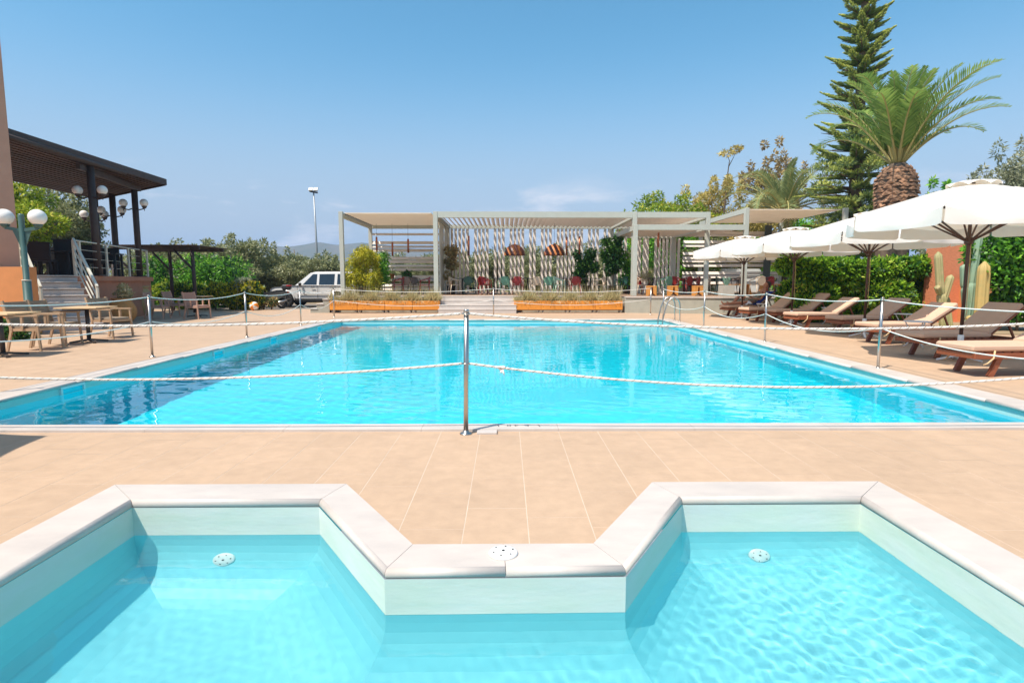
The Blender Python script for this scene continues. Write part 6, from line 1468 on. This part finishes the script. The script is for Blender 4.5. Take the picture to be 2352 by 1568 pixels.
# second vehicle behind the right pergola
mat('van_white', (0.72, 0.70, 0.67), 0.3, spec=0.5)
g = A(1700,660,32.5); vn = thing('white_van', 'white van parked behind the right pergola blades', 'van', (g.x, 36.0, -0.03), PI)
pv = [(-2.3,0.4),(2.2,0.4),(2.25,1.0),(1.75,1.25),(1.15,1.98),(0.9,2.08),(-2.25,2.08),(-2.32,1.9)]; n = len(pv)
MB().add([(x,-.92,z) for x,z in pv]+[(x,.92,z) for x,z in pv],[tuple(range(n)),tuple(range(2*n-1,n-1,-1))]+[(i,n+i,n+(i+1) % n,(i+1) % n) for i in range(n)]).build('body', 'van_white', vn)
for s in (-1,1):
    MB().add([(x,s*.928,z) for x,z in ((0.35,1.25),(1.55,1.25),(1.05,1.88),(0.35,1.88))],[(0,1,2,3)]).build('window', 'car_glass', vn); MB().add([(x,s*.928,z) for x,z in ((-1.0,1.25),(0.15,1.25),(0.15,1.88),(-1.0,1.88))],[(0,1,2,3)]).build('window', 'car_glass', vn)
    for x in (-1.5,1.45): MB().tube([(x,s*.78,0.33),(x,s*.94,0.33)],0.33,22).build('wheel', 'tyre', vn)
# floodlight mast and utility pole
mat('galvanised', (0.36, 0.37, 0.37), 0.5, 0.5, var=0.1)
g = A(731,640,45); ms = thing('light_mast', 'tall steel floodlight mast with two lamps behind the car', 'light mast', (g.x,45,-0.03))
zt = A(728,440,45).z; MB().tube([(0,0,0),(-0.04,0,zt*.5),(-0.12,0,zt)],[0.11,0.08,0.05],10).build('mast', 'galvanised', ms)
MB().bar((-0.42,0,zt+0.05),(0.18,0,zt-0.06),0.12,0.12).build('cross_arm', 'black_plastic', ms)
for x in (-0.30,0.08): MB().box((x,-0.08,zt+0.18),(0.30,0.12,0.26),rx=R(-35)).build('floodlight', 'galvanised', ms)
g = A(210,600,60); up2 = thing('utility_pole', 'dark utility pole with insulators seen past the stair rail', 'utility pole', (g.x,60,-0.03)); zt = A(209,520,60).z
MB().tube([(0,0,0),(0,0,zt)],[0.16,0.11],8).build('pole', 'bark', up2)
for k in range(4): MB().lathe([(0.05,0),(0.07,0.05),(0.04,0.12)],(0.2,0,zt-0.5-0.5*k),8).build('insulator', 'black_plastic', up2); MB().bar((0,0,zt-.5-.5*k),(0.2,0,zt-.5-.5*k),.04,.04).build('bracket', 'black_plastic', up2)
g = A(678,640,70); t = thing('dead_tree', 'bare dead tree top in front of the blue hills', 'tree', (g.x,70,-0.03)); zt = A(678,572,70).z
MB().tube([(0,0,0),(.1,0,zt*.6),(0,0,zt)],[.25,.16,.05],8).build('trunk', 'bark_grey', t)
for a in (-.5,.45,-.3): MB().tube([(0,0,zt*.75),(a,0,zt*.95)],[.08,.02],5).build('limb', 'bark_grey', t)
# beach ball
mat('ball_white', (0.80,0.76,0.70),0.35); mat('ball_orange', (0.85,0.25,0.01),0.35)
g = G(584,713); bl = thing('beach_ball', 'orange and white beach ball in front of the golden shrub', 'ball', (g.x,g.y,0)); r = 0.195
for k in range(6):
    mb = MB(); a0, a1 = 2*PI*k/6, 2*PI*(k+1)/6; NA, NB = 4, 12
    mb.add([(r*math.sin(PI*i/NB)*math.cos(a0+(a1-a0)*j/NA), r*math.sin(PI*i/NB)*math.sin(a0+(a1-a0)*j/NA), r*math.cos(PI*i/NB)) for i in range(NB+1) for j in range(NA+1)],
           [(i*(NA+1)+j,(i+1)*(NA+1)+j,(i+1)*(NA+1)+j+1,i*(NA+1)+j+1) for i in range(NB) for j in range(NA)], True)
    o = mb.build('panel', 'ball_white' if k % 2 else 'ball_orange', bl, (0,0,r)); o.rotation_euler = (R(70),R(20),0)
# ================================================================== hills and air
mat('hill', (0.075, 0.085, 0.045), 0.95, col2=(0.16, 0.13, 0.085), vscale=0.012, bump=0.0)
HD = 1300.0
def ridge(prof, Y, depth, seed, name):
    rg = np.random.default_rng(seed); d = np.arange(-1400, 3900, 12.0); ys = np.interp(d, [q[0] for q in prof], [q[1] for q in prof])
    ys = ys + np.interp(d, np.arange(-1400, 3960, 40), rg.normal(0, 1.1, len(np.arange(-1400, 3960, 40))))
    top = np.array([A(a, b, Y) for a, b in zip(d, ys)]); rows = []
    NR = 26
    for k in range(NR+1):
        f_ = k/NR; r = top.copy(); r[:,1] = Y - depth*(1-f_); r[:,0] *= (r[:,1]/Y); hz = np.maximum(top[:,2], 3)*(f_**1.3)
        r[:,2] = hz*(1+0.12*np.sin(r[:,0]*0.013+f_*5)*np.sin(f_*PI)) - 1.0 + rg.normal(0, 0.8, len(d))*np.sin(f_*PI); rows.append(r)
    back = top.copy(); back[:,1] += depth; back[:,2] = -5; rows.append(back)
    V = np.concatenate(rows); n = len(d); i = np.arange(len(rows)*n).reshape(len(rows), n)
    F = np.stack([i[:-1,:-1],i[:-1,1:],i[1:,1:],i[1:,:-1]],-1).reshape(-1,4); o = npmesh(name, V, F, 'hill', smooth=True); tag(o, kind='structure')
ridge([(-1400,628),(-300,628),(180,600),(330,592),(480,600),(590,583),(620,566),(660,566),(700,560),(730,554),(770,562),(800,560),(830,556),(860,560),(900,566),(960,575),(1010,586),(1060,598),(1120,612),(1300,626),(3900,630)], HD, 500, 3, 'hills')
ridge([(-1400,640),(500,636),(760,600),(830,557),(870,556),(960,572),(1060,590),(1200,612),(1500,630),(3900,636)], HD*1.5, 500, 8, 'hills')
hz_ = MB().box((0, 100, 78), (5600, 5600, 164)).build('haze', 'soil'); tag(hz_, kind='stuff')
mh = bpy.data.materials.new('haze_air'); mh.use_nodes = True; nh, lh = mh.node_tree.nodes, mh.node_tree.links; nh.remove(nh['Principled BSDF'])
pvv = nh.new('ShaderNodeVolumePrincipled'); pvv.inputs['Color'].default_value = (0.42, 0.66, 1.0, 1); pvv.inputs['Density'].default_value = 0.00038; pvv.inputs['Anisotropy'].default_value = 0.0
lh.new(pvv.outputs[0], nh['Material Output'].inputs['Volume']); hz_.data.materials.clear(); hz_.data.materials.append(mh); mh.cycles.homogeneous_volume = True
